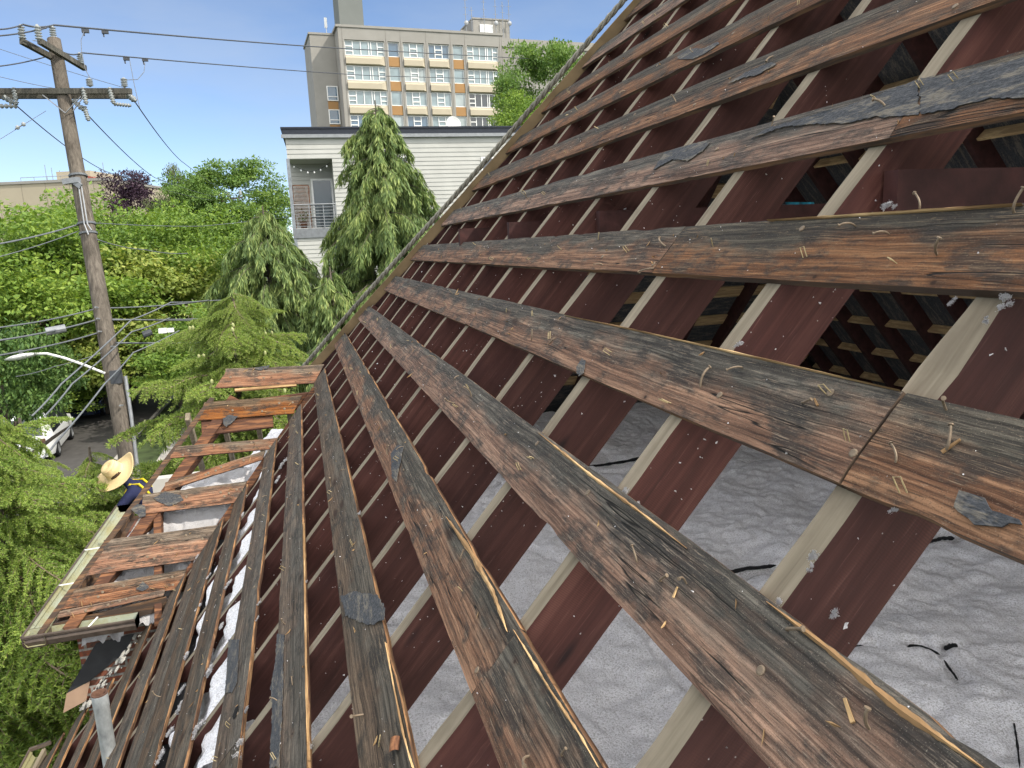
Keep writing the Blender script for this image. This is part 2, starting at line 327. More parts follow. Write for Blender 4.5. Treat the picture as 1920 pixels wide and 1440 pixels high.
M['red'] = red_rafter(); M['red_dark'] = plain('dark_red_timber', (.040, .014, .012), .75, var=.5, scale=14, bump=.4); M['grey'] = grey_top()
M['ins'] = insulation('blown_insulation'); M['ins_sun_dim'] = insulation('sun_dimmed_insulation', .56); M['ins_white'] = insulation('fresh_white_insulation', 1.0); M['felt'] = felt_mat()  # dormer copy is the same insulation, colour darkened to offset direct sun
M['newwood'] = wood_edge('pale_new_fir', (.34, .22, .10), (.52, .36, .18), (.22, .145, .075))
M['hipwood'] = plain('weathered_tan_board', (.235, .165, .090), .85, var=.3, scale=5, bump=.4); M['oldwood'] = wood_edge('dim_attic_board', (.48, .33, .16), (.62, .45, .24), (.36, .24, .12))
M['brownwood'] = wood_edge('reddish_brown_timber', (.13, .055, .026), (.27, .125, .060), (.08, .038, .024))
M['brick'] = brick_mat()
M['mortar'] = plain('crumbled_mortar', (.50, .48, .43), .95, var=.4, scale=30, bump=.8)
M['charcoal'] = plain('charcoal_flashing', (.030, .031, .034), .55, var=.2, scale=12)
M['tan'] = plain('tan_flashing_back', (.30, .20, .135), .7, var=.15)
M['metal_brown'] = plain('brown_painted_gutter', (.085, .065, .052), .5, var=.35, scale=14)
def _lichen():
    m = NT('lichened_gutter_inside'); c = m.obj(False); n = m.noise(m.map(c, (6, 2, 6)), 1.0, 6, .65); f = m.noise(c, 40, 4)
    col = m.mix(m.ramp(n, (.38, 0.0), (.6, 1.0)), (.33, .36, .29), (.29, .275, .15)); col = m.mix(m.ramp(f, (.58, 0.0), (.72, .6)), col, (.10, .085, .05))
    return m.fin(col, .7, f, .4, .004)
M['lichen'] = _lichen()
def _galv():
    m = NT('galvanised_pipe'); c = m.obj(False); n = m.noise(m.map(c, (14, 14, 7)), 1.0, 6, .65); col = m.ramp(n, (.32, (.26, .28, .29)), (.55, (.46, .49, .50)), (.72, (.64, .66, .66)))
    return m.fin(col, .5, n, .3, .003, .35, .5)
M['galv'] = _galv()
M['rust'] = plain('rust', (.10, .052, .034), .9, var=.45, scale=30, bump=.5)
M['staple'] = plain('dull_brass_staple', (.36, .29, .16), .45, .3, var=.25, scale=60)
M['nail'] = plain('tarnished_nail', (.19, .145, .10), .6, .3, var=.35, scale=60)
M['splint'] = wood_edge('pale_splinter', (.42, .26, .12), (.62, .43, .22), (.25, .15, .07))
M['rope'] = bark('weathered_rope', (.16, .15, .125), (.36, .34, .28))
M['white_metal'] = plain('white_vinyl_frame', (.74, .74, .72), .45, var=.05)
M['asphalt'] = plain('grey_asphalt', (.062, .058, .054), .9, var=.25, scale=3)
M['concrete'] = plain('concrete_pavement', (.33, .31, .28), .9, var=.15, scale=2)
M['soil'] = plain('lawn_and_soil', (.045, .065, .022), .95, var=.5, scale=1.5)
M['steel'] = plain('grey_galvanised_steel', (.25, .26, .27), .5, .4, var=.15)
M['porcelain'] = plain('grey_porcelain', (.25, .265, .26), .35, var=.12)
M['cable'] = plain('weathered_cable', (.12, .13, .14), .6, var=.2)
M['cable_dark'] = plain('dark_line_wire', (.055, .06, .068), .6, var=.2)
M['pole'] = bark('creosoted_pole', (.065, .055, .045), (.20, .172, .140))
M['arm'] = bark('crossarm_timber', (.050, .048, .042), (.15, .14, .115))
M['teal'] = plain('teal_cloth', (.02, .17, .23), .9, var=.3, scale=20)

# ------------------------------------------------------------------ ground, street
def sheet(name, x0, x1, y0, y1, z, mt, n=24):
    mb = MB(); X, Y = np.meshgrid(np.linspace(x0, x1, n), np.linspace(y0, y1, n)); mb.grid(np.stack([X, Y, np.full_like(X, z)], -1))
    return tag(mb.build(name, mt), kind='structure')
sheet('ground', -1500, 1500, -1500, 1800, 0.0, M['soil'], 12)
sheet('road', -15.5, -7.6, -60, 400, .012, M['asphalt'])
sheet('pavement', -5.9, -4.3, -60, 400, .12, M['concrete'])
sheet('path', -4.3, -2.6, 15.0, 17.2, .125, M['concrete'])
kb = MB(); kb.span((-7.6, -60, 0), (-7.45, 400, .13)); kb.span((-15.65, -60, 0), (-15.5, 400, .13)); tag(kb.build('kerb', M['concrete']), kind='structure')
sheet('cross_road', -60, 60, 12.2, 14.6, .008, M['asphalt'])

# ------------------------------------------------------------------ the house under the roof
RX = rp_w(0, V_RIDGE)[0]; RZ = rp_w(0, V_RIDGE)[2]; HIPY = u_hip(V_RIDGE) - RC[0]
FARY = 9.55; NEARY = -4.2
house = empty('house', (0, 3, 0), 'house under repair whose main roof is stripped down to rafters and boards', 'house')
def hp(name, mb, mt, label=None): o = mb.build(name, mt, None, None, False, label); o.parent = house; o.matrix_parent_inverse = Matrix.Translation((0, -3, 0)); return o
TP = math.tan(PITCH)
def zback(X): return RZ - (X - RX) * TP
def zhip(Y): return RZ - (Y - HIPY) * (RZ - rp_w(0, -1.35)[2]) / (u_hip(-1.35) - u_hip(V_RIDGE))
b = MB()
xe = RX + (RZ - 3.1) / TP
dz = -.0
YB = -.4
b.add([(RX, YB, RZ - .17), (xe, YB, 2.93), (xe, FARY + 3, 2.93), (RX, HIPY, RZ - .17)], [(0, 1, 2, 3)])
b.add([(RX, YB, RZ - .12), (xe + .1, YB, 3.0), (xe + .1, FARY + 3, 3.0), (RX, HIPY, RZ - .12)], [(3, 2, 1, 0)])
hp('back_slope', b, M['felt'])
b = MB()
ye = FARY + .3
hx0, hx1 = rp_w(0, -3.2)[0], 2 * RX - rp_w(0, -3.2)[0]; yh = u_hip(-3.2) - RC[0]; zh = rp_w(0, -3.2)[2]
hb0 = rp_w(0, -1.75)[0]; yb = u_hip(-1.75) - RC[0]; zb = rp_w(0, -1.75)[2]
for dn in (.13, .19):
    b.add([(RX, HIPY, RZ - dn), (hb0 + .05, yb, zb - dn), (hb0 + .05, yh, zh - dn), (hx1, yh, zh - dn)], [(0, 1, 2, 3)] if dn < .15 else [(3, 2, 1, 0)])
hp('hip_slope', b, M['felt'])
b = MB(); b.span((-2.1, NEARY, 0), (-1.95, FARY, 3.45)); b.span((xe - .6, NEARY, 0), (xe - .45, FARY, 3.3)); b.span((-1.95, FARY - .15, 0), (xe - .6, FARY, 5.0))
b.span((-1.95, NEARY, 0), (xe - .6, NEARY + .15, 3.4))
hp('wall', b, plain('painted_house_wall', (.42, .40, .36), .9, var=.1))
b = MB(); b.span((-.95, NEARY, 4.98), (xe - 1.5, FARY - .1, 5.06)); hp('attic_deck', b, M['charcoal'])
# the other slopes seen from inside: rafters and spaced boards under the felt
for y in np.arange(NEARY + .3, 11.5, .6):
    b = MB()
    yt = max(y, 0)
    zt = RZ if y < HIPY else zhip(y)
    xt = RX + (RZ - zt) / TP
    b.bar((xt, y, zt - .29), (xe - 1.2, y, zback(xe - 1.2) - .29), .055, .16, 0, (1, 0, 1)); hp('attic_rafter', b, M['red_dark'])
for k in range(1, 15):
    dx = k * .37; b2 = (RX + dx, zback(RX + dx) - .19)
    yend = HIPY + dx * 1.05; bb = MB()
    bb.box((b2[0], (-.4 + yend) / 2, b2[1]), (.022, yend + .4, .17), 0, np.array([[math.cos(PITCH), 0, math.sin(PITCH)], [0, 1, 0], [-math.sin(PITCH), 0, math.cos(PITCH)]]) @ np.eye(3)); hp('attic_board', bb, M['oldwood'])
sl = (RZ - zhip(HIPY + 1))
for x in np.arange(RX - 3.6, RX + 4.2, .6):
    y0 = HIPY + abs(x - RX) * (zhip(HIPY) - zhip(HIPY + 1) > 0) * TP / sl; y1 = yh - .1
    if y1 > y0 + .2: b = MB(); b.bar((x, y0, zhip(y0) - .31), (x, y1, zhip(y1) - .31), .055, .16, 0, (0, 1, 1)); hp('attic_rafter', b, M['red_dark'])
th = math.atan(sl)
for k in range(1, 12):
    y = HIPY + k * .36; w = (zhip(HIPY) - zhip(y)) / TP - .05; x0 = max(RX - w, hb0 + .15)
    if y < yh: bb = MB(); bb.box(((x0 + RX + w) / 2, y, zhip(y) - .21), (RX + w - x0, .17, .022), 0, np.array([[1, 0, 0], [0, math.cos(th), math.sin(th)], [0, -math.sin(th), math.cos(th)]])); hp('attic_board', bb, M['oldwood'])
# insulation over the attic floor
nx, ny = 420, 620
X, Y = np.meshgrid(np.linspace(-1.12, 7.0, nx), np.linspace(NEARY + .2, FARY - .2, ny))
Z = 5.25 + .14 * fbm(X * .8, Y * .8, 3, 3) + .06 * fbm(X * 3.1, Y * 3.1, 5, 3) + .034 * np.abs(fbm(X * 7, Y * 7, 9, 3, .6)) + .010 * fbm(X * 19, Y * 19, 14, 2, .6)
for y0, sl_ in ((6.85, -.10), (4.32, -.07), (9.0, 0)):
    d = Y - y0 - sl_ * (X - 2.4) - .10 * vn(X * 2.5, X * 0 + y0, 4); Z = Z - .30 * np.exp(-(d / .030) ** 2) * (vn(X * 1.1, Y * .3, 8) > -.22)
for pl_ in ([(1345, 1077), (1400, 1066), (1450, 1062)], [(1095, 876), (1150, 868), (1210, 857)], [(1175, 1150), (1240, 1222), (1295, 1280)], [(1590, 1214), (1640, 1222)], [(1700, 1215), (1730, 1212), (1765, 1228)], [(1770, 1240), (1795, 1275)], [(1770, 1217), (1795, 1212)], [(1735, 1015), (1790, 1008)], [(975, 1010), (1030, 1035), (1075, 1048)], [(1500, 1300), (1540, 1310)]):
    Q = [at(a_, b_, (CW[2] - 5.25) / -ray(a_, b_)[2])[:2] for a_, b_ in pl_]
    for A_, B_ in zip(Q[:-1], Q[1:]):
        d_ = B_ - A_; tt = np.clip(((X - A_[0]) * d_[0] + (Y - A_[1]) * d_[1]) / (d_ @ d_), 0, 1); ds = np.hypot(X - A_[0] - tt * d_[0], Y - A_[1] - tt * d_[1]) + .02 * vn(X * 12, Y * 12, 3); Z = Z - .06 * np.exp(-(ds / .03) ** 2)
mound = np.clip((-X - .05) / .35, 0, 1); Z = Z + .22 * mound
roofz = 7.6242 + (X - 1.2439) * TP
Z = np.minimum(Z, roofz - .10 + .10 * fbm(X * 9, Y * 9, 21, 3)) ; Z = np.where(X < -.86, np.minimum(Z, roofz - .16 + .13 * fbm(X * 8, Y * 8, 22, 2)), Z)
mb = MB(); mb.grid(np.stack([X, Y, Z], -1)); o = mb.build('attic_insulation', M['ins'], smooth=True); tag(o, kind='stuff', label='grey white loose insulation covering the attic floor under the open rafters', cat='insulation')

def ins_z(x, y):
    return Z[int(np.clip(np.searchsorted(Y[:, 0], y), 0, ny - 1)), int(np.clip(np.searchsorted(X[0], x), 0, nx - 1))]
def on_ins(px, py):
    z = 5.25
    for _ in range(4): p = at(px, py, (CW[2] - z) / -ray(px, py)[2]); z = ins_z(p[0], p[1])
    return np.array([p[0], p[1], z])
M['scrap_shade'] = plain('black_scrap_and_shade', (.010, .010, .011), .85, var=.5, scale=40, bump=.6)  # black scraps, plus strips painting the dark of gaps in the insulation
for pl_, w_, nm, lb, ct in (([(1330, 1079), (1365, 1074), (1400, 1066), (1430, 1064), (1455, 1060)], .016, 'shade_strip', 'black joist strip painted as shade in the insulation beside the broad splintered plank', 'crevice'), ([(1090, 877), (1130, 872), (1170, 866), (1212, 857)], .016, 'shade_strip', 'black joist strip painted as shade in the insulation farther in, between two rafters', 'crevice'),
        ([(1588, 1214), (1612, 1213), (1626, 1216), (1638, 1226)], .010, 'black_strip', 'short black scrap with a thin tail on the insulation beside a rafter', 'scrap'), ([(1699, 1222), (1706, 1211), (1722, 1212), (1745, 1219), (1762, 1228)], .008, 'black_strip', 'long thin curled black strip on the insulation at the lower right', 'scrap'), ([(1770, 1238), (1778, 1252), (1788, 1264), (1796, 1276)], .008, 'black_strip', 'black strip pointing down right on the insulation below the curled one', 'scrap'), ([(1771, 1217), (1782, 1213), (1795, 1211)], .017, 'black_strip', 'small thick black lump on the insulation right of the curled strip', 'scrap'), ([(1900, 1350), (1908, 1400), (1912, 1440)], .005, 'black_strip', 'thin pinkish wire end on the insulation at the right edge', 'scrap'), ([(1735, 1018), (1765, 1010), (1790, 1009)], .014, 'shade_strip', 'black joist strip painted as shade in the insulation under the right hand butt joint', 'crevice')):
    z_m = float(np.mean([on_ins(*q_)[2] for q_ in pl_])) + .010; P_ = [at(q_[0], q_[1], (CW[2] - z_m) / -ray(*q_)[2]) for q_ in pl_]; tt_ = np.linspace(0, 1, 26); k_ = np.linspace(0, 1, len(P_)); P_ = np.array(P_); C_ = np.stack([np.interp(tt_, k_, P_[:, i_]) for i_ in range(3)], 1)
    C_[:, 2] += .002 + .004 * np.array([vn(t_ * 9, 3.3, len(lb)) for t_ in tt_]); r_s = w_ * (.7 + 1.1 * np.abs(np.array([fbm(t_ * 5, 1.7, len(lb), 3) for t_ in tt_]))) * np.minimum(1, 6 * np.minimum(tt_, 1 - tt_) + .25)
    mb = MB(); mb.tube(C_, r_s, 6); tag(mb.build(nm, M['scrap_shade']), lb, ct)

# ------------------------------------------------------------------ rafters of the main slope
ORD = ['first', 'second', 'third', 'fourth', 'fifth', 'sixth', 'seventh', 'eighth', 'ninth', 'tenth', 'eleventh', 'twelfth', 'thirteenth', 'fourteenth', 'fifteenth', 'sixteenth', 'seventeenth', 'eighteenth', 'nineteenth', 'twentieth', 'twenty-first', 'twenty-second', 'twenty-third', 'twenty-fourth']
def v_low(u):
    if u > 7.48: return -1.72
    if u > 6.42: return -1.79 + (u - 7.48) / .495
    return -5.98
def u_end(v):
    if v > -1.45: return u_hip(v)
    if v > -1.8: return 7.48
    if v > -3.87: return 7.45 + (v + 1.79) * .495
    return 6.5
def rafter(j):
    u = j * S; v0 = v_low(u - .03); v1 = min(V_RIDGE, v_hip(u)); l = v1 - v0
    w = .062 + .012 * vn(j * 3.3, .5, 2); h = .176
    ns = max(6, int(l / .06)); rnd = random.Random(j + 90)
    ys = np.linspace(-l / 2, l / 2, ns)
    mb = MB(); P = []
    jit = fbm(ys * 5, j * 7.7, 4, 4) * .007 ; jit2 = fbm(ys * 6, j * 3.1, 6, 4) * .006
    top = fbm(ys * 4, j * 2.1, 8, 3) * .006
    if j == 1:                                                 # the notched, splintered place
        dn = np.exp(-((ys + (v0 + v1) / 2 - (-.36)) / .10) ** 2); jit = jit - .020 * dn; top = top - .012 * dn
    for i, y in enumerate(ys):
        P.append([(w / 2 + jit2[i], y, top[i] - .001), (-w / 2 + jit[i], y, top[i]), (-w / 2 + jit[i] * .3, y, -h), (w / 2, y, -h)])
    P = np.array(P); n = len(P); vs = P.reshape(-1, 3); fs = []; ms = []
    for i in range(n - 1):
        for a in range(4):
            c = (a + 1) % 4; fs.append((i * 4 + a, i * 4 + c, (i + 1) * 4 + c, (i + 1) * 4 + a)); ms.append(1 if a == 0 else 0)
    fs += [(3, 2, 1, 0), tuple((n - 1) * 4 + a for a in range(4))]; ms += [0, 0]
    b_ = mb.n; mb.v.append(vs); mb.n += len(vs); mb.f += [tuple(x[::-1]) for x in fs]; mb.m += ms
    # local x points towards the camera, so the left edge (u) is x = -w/2
    o = mb.build('rafter', [M['red'], M['grey']]); o.matrix_world = roof_m(u - w / 2, (v0 + v1) / 2)
    return o
RAF = {}
NJ = list(range(-5, 14))
for j in NJ:
    o = rafter(j); RAF[j] = o; k = 13 - j
    if j == 1: lb = 'red brown rafter with a splintered notch in its grey top above the insulation'
    elif j < 1: lb = 'red brown rafter on the near side of the notched one, %s from the hip' % ORD[k]
    else: lb = 'red brown rafter with pale grey top edge, %s from the far hip edge' % ORD[k]
    tag(o, lb, 'rafter', 'rafters of the stripped main roof slope')
# collar ties nailed to the near face of some rafters
for j, (x0, lb) in {2: (1.388, 'dark red tie beam above the level plank with insulation crumbs on its top'), 5: (1.365, 'dark red tie beam end showing between rafters just above the level plank'), 7: (1.26, 'small tie beam end between rafters left of the darker square one'), 9: (1.20, 'smallest tie beam end showing near the hip edge')}.items():
    y = j * S - .066 - RC[0] - .003; mb = MB(); n = 30
    P = []
    for i in range(n):
        x = x0 + (5.45 - x0) * i / (n - 1); e = .003 * vn(i * .9, j, 3); P.append([(x, y, 7.735 + e), (x, y - .045, 7.735 - e), (x, y - .045, 7.595 + e), (x, y, 7.595)])
    P = np.array(P).reshape(-1, 3); fs = [(i * 4 + a, i * 4 + (a + 1) % 4, (i + 1) * 4 + (a + 1) % 4, (i + 1) * 4 + a) for i in range(n - 1) for a in range(4)] + [(3, 2, 1, 0), tuple((n - 1) * 4 + a for a in range(4))]
    mb.add(P, fs); o = mb.build('collar_tie', M['red_dark']); tag(o, lb, 'beam', 'collar ties across the attic')

# ------------------------------------------------------------------ boards
def plank_mesh(l, w, th, seed, lend=0.0, rend=0.0, chips=1.0, crack=0, warp=1.0):
    """local x along, y across (up the slope), z out; lend/rend skew the ends."""
    rnd = random.Random(seed); nx = max(8, int(l / .035)); xs = np.linspace(-l / 2, l / 2, nx)
    yt = w / 2 + fbm(xs * 2.5, seed, 1, 5, .6) * .0042 * chips; yb = -w / 2 + fbm(xs * 2.5, seed + 40, 2, 5, .6) * .0036 * chips
    for _ in range(int(l * 1.5 * chips)):
        x = rnd.uniform(-l / 2, l / 2); s = rnd.uniform(.015, .10); d = rnd.uniform(.002, .009); sh = np.clip(1 - np.abs(xs - x) / s, 0, 1) ** .5
        if rnd.random() < .7: yt = yt - d * sh
        else: yb = yb + d * .7 * sh
    z0 = fbm(xs * .5, seed, 11, 2) * .003 * warp; cup = .0018 * math.sin(seed)
    mc = (rnd.uniform(-.25, .15) * w, rnd.random())
    P = []
    for i, x in enumerate(xs):
        y = np.linspace(0, 1, 7); Yr = yb[i] + (yt[i] - yb[i]) * y
        zt = th + z0[i] + cup * (2 * y - 1) ** 2 + .0016 * vn(x * 14, y * 6, seed)
        zt[0] -= .0025; zt[-1] -= .0025
        sk = lend * (1 - i / (nx - 1)) ** 40 * 0; ring = []
        xe = np.full(7, x)
        if i == 0: xe = x + lend * (y - .5) + .004 * vn(y * 9, seed, 3)
        if i == nx - 1: xe = x + rend * (y - .5) + .004 * vn(y * 9, seed, 4)
        ring += [(xe[k], Yr[k], zt[k]) for k in range(7)]
        ring += [(xe[6], Yr[6] + .0005, z0[i] + .001), (xe[0], Yr[0] - .0005, z0[i] + .001)]
        P.append(ring)
    P = np.array(P); k = 9; fs = []; ms = []
    for i in range(nx - 1):
        for a in range(k):
            c = (a + 1) % k; fs.append((i * k + a, (i + 1) * k + a, (i + 1) * k + c, i * k + c)); ms.append(0 if a < 6 else (1 if a == 6 else (3 if a == 7 else 2)))
    fs += [tuple(range(k)), tuple((nx - 1) * k + a for a in range(k))[::-1]]; ms += [3, 3]
    return P.reshape(-1, 3), fs, ms
def add_crack(mb, l, w, th, seed):
    """a long dark check: a thin V-shaped slit set into the face"""
    pass
PL = []
def plank(name, label, u0, u1, vt, w=BW, seed=0, mats=None, group='boards across the main roof rafters', lskew=0, rskew=0, tilt=0.0, cat='plank', n=0.0, chips=1.0, warp=1.0):
    l = abs(u1 - u0); P, fs, ms = plank_mesh(l, w, TH, seed, lskew, rskew, chips, warp=warp)
    mb = MB(); b_ = mb.n; mb.v.append(P); mb.n += len(P); mb.f += [tuple(f[::-1]) for f in fs]; mb.m += ms
    mats = mats or [M['board'], M['edge'], M['edge_dark'], M['end']]
    o = mb.build(name, mats)
    o.matrix_world = roof_m((u0 + u1) / 2, vt - w / 2, n) @ Matrix.Rotation(tilt, 4, 'Z')
    tag(o, label, cat, group)
    PL.append((o, l, w, seed)); return o
COURSE = {}
def course(k, vt, w, segs, seed, mats=None, chips=1.0):
    """segs: list of (u_near, u_far, label)"""
    out = []
    for i, (a, c, lb) in enumerate(segs):
        ht = (vt - u_end(vt)) * 0
        sk = 0.0
        if c is None:
            c = u_end(vt - w / 2) - .01 + .05 * math.sin(seed * 3.1); sk = .70 * w if vt > -1.45 else -.5 * w
        out.append(plank('roof_plank', lb, a, c - (.004 if i < len(segs) - 1 else 0), vt, w, seed * 10 + i, mats, lskew=sk if i == len(segs) - 1 else 0, chips=chips))
    COURSE[k] = out
N0 = -.55
gm = [M['board_grey'], M['edge'], M['edge_dark'], M['end']]; bm = None
course(8, 8 * BP - .01, BW, [(N0, None, 'dark roof plank of the topmost course, next below the ridge')], 1)
course(7, 7 * BP, BW, [(N0, None, 'weathered roof plank in the second course down from the ridge')], 2)
course(6, 6 * BP, BW, [(N0, None, 'weathered roof plank in the third course down from the ridge')], 3)
course(5, 5 * BP, BW, [(N0, 2.37, 'near length of roof plank in the fourth course down from the ridge'), (2.37, None, 'far length of roof plank in the fourth course down from the ridge')], 4)
course(4, 4 * BP, BW, [(N0, None, 'roof plank in the fifth course down, bristling with a row of staples')], 5)
course(3, 3 * BP, BW, [(N0, None, 'roof plank carrying a torn felt scrap below the row of staples')], 6)
course(2, 2 * BP + .01, BW, [(N0, None, 'roof plank with a thin tongue of black felt, second above the long felt strip')], 7)
course(1, 1 * BP + .01, BW, [(N0, 1.10, 'roof plank under a long strip of gritty felt'), (1.10, None, 'roof plank running from the felt strip joint to the hip edge')], 8)
course(0, -.005, BW, [(N0, 1.79, 'near length of the level roof plank, scattered with bent nails'), (1.79, None, 'far length of the level roof plank, ending at the pale hip board')], 9)
course(-1, -BP, BW, [(N0, .572, 'cracked roof plank with large nail heads and a felt patch beside the butt joint'), (.572, None, 'long roof plank sloping across the middle, its near end at the nailed butt joint')], 10)
course(-2, -2 * BP - .006, BW, [(N0, None, 'wide splintered roof plank with a bright orange broken edge')], 11)
course(-3, -3 * BP, BW, [(N0, 1.125, 'roof plank on the near side of the diagonal butt joint'), (1.125, None, 'roof plank on the far side of the diagonal butt joint, edge split to pale wood')], 12)
course(-4, -4 * BP, BW, [(N0, None, 'roof plank with a curled copper coloured chip and a stuck felt flap')], 13, gm)
course(-5, -5 * BP, BW, [(N0, None, 'grey roof plank with a felt strip along its lower side')], 14, gm)
course(-6, -6 * BP, BW, [(N0, 2.33, 'grey roof plank with a knot hole, near length'), (2.33, None, 'grey roof plank above white insulation, beyond the knot hole')], 15, gm)
course(-7, -2.91, .20, [(N0, None, 'grey roof plank between two white seams of insulation')], 16, gm)
course(-8, -3.265, .215, [(N0, None, 'upper of two roof planks laid edge to edge beside the white seam')], 17, gm)
course(-9, -3.487, .195, [(N0, None, 'lower of two roof planks laid edge to edge beside the white seam')], 18, gm)
sm = [M['board_grey'], M['edge'], M['edge_dark'], M['end']]
course(-10, -3.80, .225, [(N0, None, 'narrow roof plank just upslope of the galvanised vent pipe')], 19, sm)
course(-11, -4.275, .20, [(N0, None, 'roof plank passing under the foot of the galvanised vent pipe')], 20, sm)
course(-12, -4.74, .19, [(N0, 6.15, 'roof plank next downslope of the galvanised vent pipe')], 21, sm)
course(-13, -5.215, .22, [(N0, None, 'second roof plank from the eave gutter, with bared nails')], 22, sm)
course(-14, -5.66, .28, [(N0, None, 'lowest roof plank along the eave above the gutter')], 23, sm)

# fasteners stuck in the boards
def staple_mesh(h, w, bend):
    mb = MB(); r = .0014
    mb.tube([(-w / 2, 0, 0), (-w / 2, bend * .5, h * .6), (-w / 2, bend, h), (w / 2, bend, h), (w / 2, bend * .5, h * .6), (w / 2, 0, 0)], r, 5); return mb.mesh('staple', M['staple'])
def nail_mesh(l, bend):
    mb = MB(); t = np.linspace(0, 1, 7); p = np.stack([bend * t ** 2 * l, t * 0, l * np.sin(t * 1.2)], 1); mb.tube(p, .0026, 6)
    e = p[-1]; d = p[-1] - p[-2]; d /= np.linalg.norm(d); mb.tube([e - d * .001, e + d * .0015], .0048, 8); return mb.mesh('nail', M['nail'])
def head_mesh():
    mb = MB(); mb.lathe([(0, .003), (.006, .0026), (.0085, .001), (.0085, -.002)], 10); return mb.mesh('nail_head', M['nail'])
def splinter_mesh(s):
    mb = MB(); r = random.Random(s); l = r.uniform(.015, .05); w = r.uniform(.0012, .0035)
    p = np.array([(0, 0, .002), (l * .4, w, .006), (l, 0, .011 + r.uniform(0, .012)), (l * .5, -w, .004)]); mb.add(p, [(0, 1, 2, 3), (3, 2, 1, 0)]); mb.add(p - (0, 0, .0018), [(0, 1, 2, 3), (3, 2, 1, 0)]); return mb.mesh('splinter', M['splint'])
STM = [staple_mesh(.028, .0125, .004), staple_mesh(.023, .012, .010), staple_mesh(.016, .013, -.008)]
NLM = [nail_mesh(.035, .5), nail_mesh(.028, 1.3), nail_mesh(.045, -.6)]; HDM = head_mesh(); SPM = [splinter_mesh(i) for i in range(4)]
def stick(o, name, me, x, y, z, rz, rx=0.0, ry=0.0, sc=1.0):
    c = bpy.data.objects.new(name, me); COL.objects.link(c); c.parent = o
    c.matrix_local = Matrix.Translation((x, y, z)) @ Matrix.Rotation(rz, 4, 'Z') @ Matrix.Rotation(rx, 4, 'X') @ Matrix.Rotation(ry, 4, 'Y') @ Matrix.Scale(sc, 4)
for o, l, w, sd in list(PL):
    rnd = random.Random(sd * 7 + 5); inv = o.matrix_world.inverted()
    # only along the stretch the photograph shows (u > 0)
    uv0 = inv @ Vector(rp_w(.05, 0)); xmax = min(l / 2, uv0.x)
    if xmax < -l / 2 + .2: continue
    span = xmax + l / 2; k = COURSE and int(round(sd / 10))
    vt = (np.array(o.matrix_world.translation) - CW) @ EA[1] + RC[1]
    den = 1.0 if vt > -2.6 else .7
    for _ in range(int(span * 1.2 * den)):
        x = xmax - span * rnd.random() ** 1.5; stick(o, 'staple', rnd.choice(STM), x, rnd.uniform(-.42, .42) * w, TH + .001, rnd.uniform(-.6, .6) + 1.57 * (rnd.random() < .2), rnd.uniform(-.7, .5), 0, rnd.uniform(.8, 1.15))
    for _ in range(int(span * .8 * den)):
        x = xmax - span * rnd.random() ** 1.6; stick(o, 'nail', rnd.choice(NLM), x, rnd.uniform(-.42, .42) * w, TH, rnd.uniform(0, 6.28), rnd.uniform(-1.0, 1.0), rnd.uniform(-.9, .9), rnd.uniform(.7, 1.25))
    for _ in range(int(span * .9 * den)):
        x = xmax - span * rnd.random() ** 1.8; stick(o, 'nail_head', HDM, x, rnd.uniform(-.42, .42) * w, TH + .001, 0)
    for _ in range(int(span * 1.8 * den)):
        x = xmax - span * rnd.random() ** 1.7; stick(o, 'splinter', rnd.choice(SPM), x, rnd.uniform(-.46, .46) * w, TH, rnd.gauss(0, .8), 0, 0, rnd.uniform(.5, 1.1))
def chip_mesh(l, w):
    mb = MB(); mb.add([(0, -w / 2, 0), (l, -w / 2 * .8, .002), (l * 1.03, w / 2 * .7, .002), (0, w / 2, 0), (0, -w / 2, .005), (l, -w / 2 * .8, .006), (l * 1.03, w / 2 * .7, .005), (0, w / 2, .005)], [(4, 5, 6, 7), (0, 1, 5, 4), (1, 2, 6, 5), (2, 3, 7, 6), (3, 0, 4, 7)]); return mb.mesh('wood_chip', M['splint'])
CHM = [chip_mesh(.05, .009), chip_mesh(.032, .006)]
def put(k, i, px, py, me, rz, rx=0.0, ry=0.0, s=1.0, dz=0.0):
    o = COURSE[k][i]; q = o.matrix_world.inverted() @ Vector(rp_w(*on_roof(px, py))); stick(o, me.name.split('.')[0], me, q.x, q.y, TH + .0015 + dz, rz, rx, ry, s * .68)
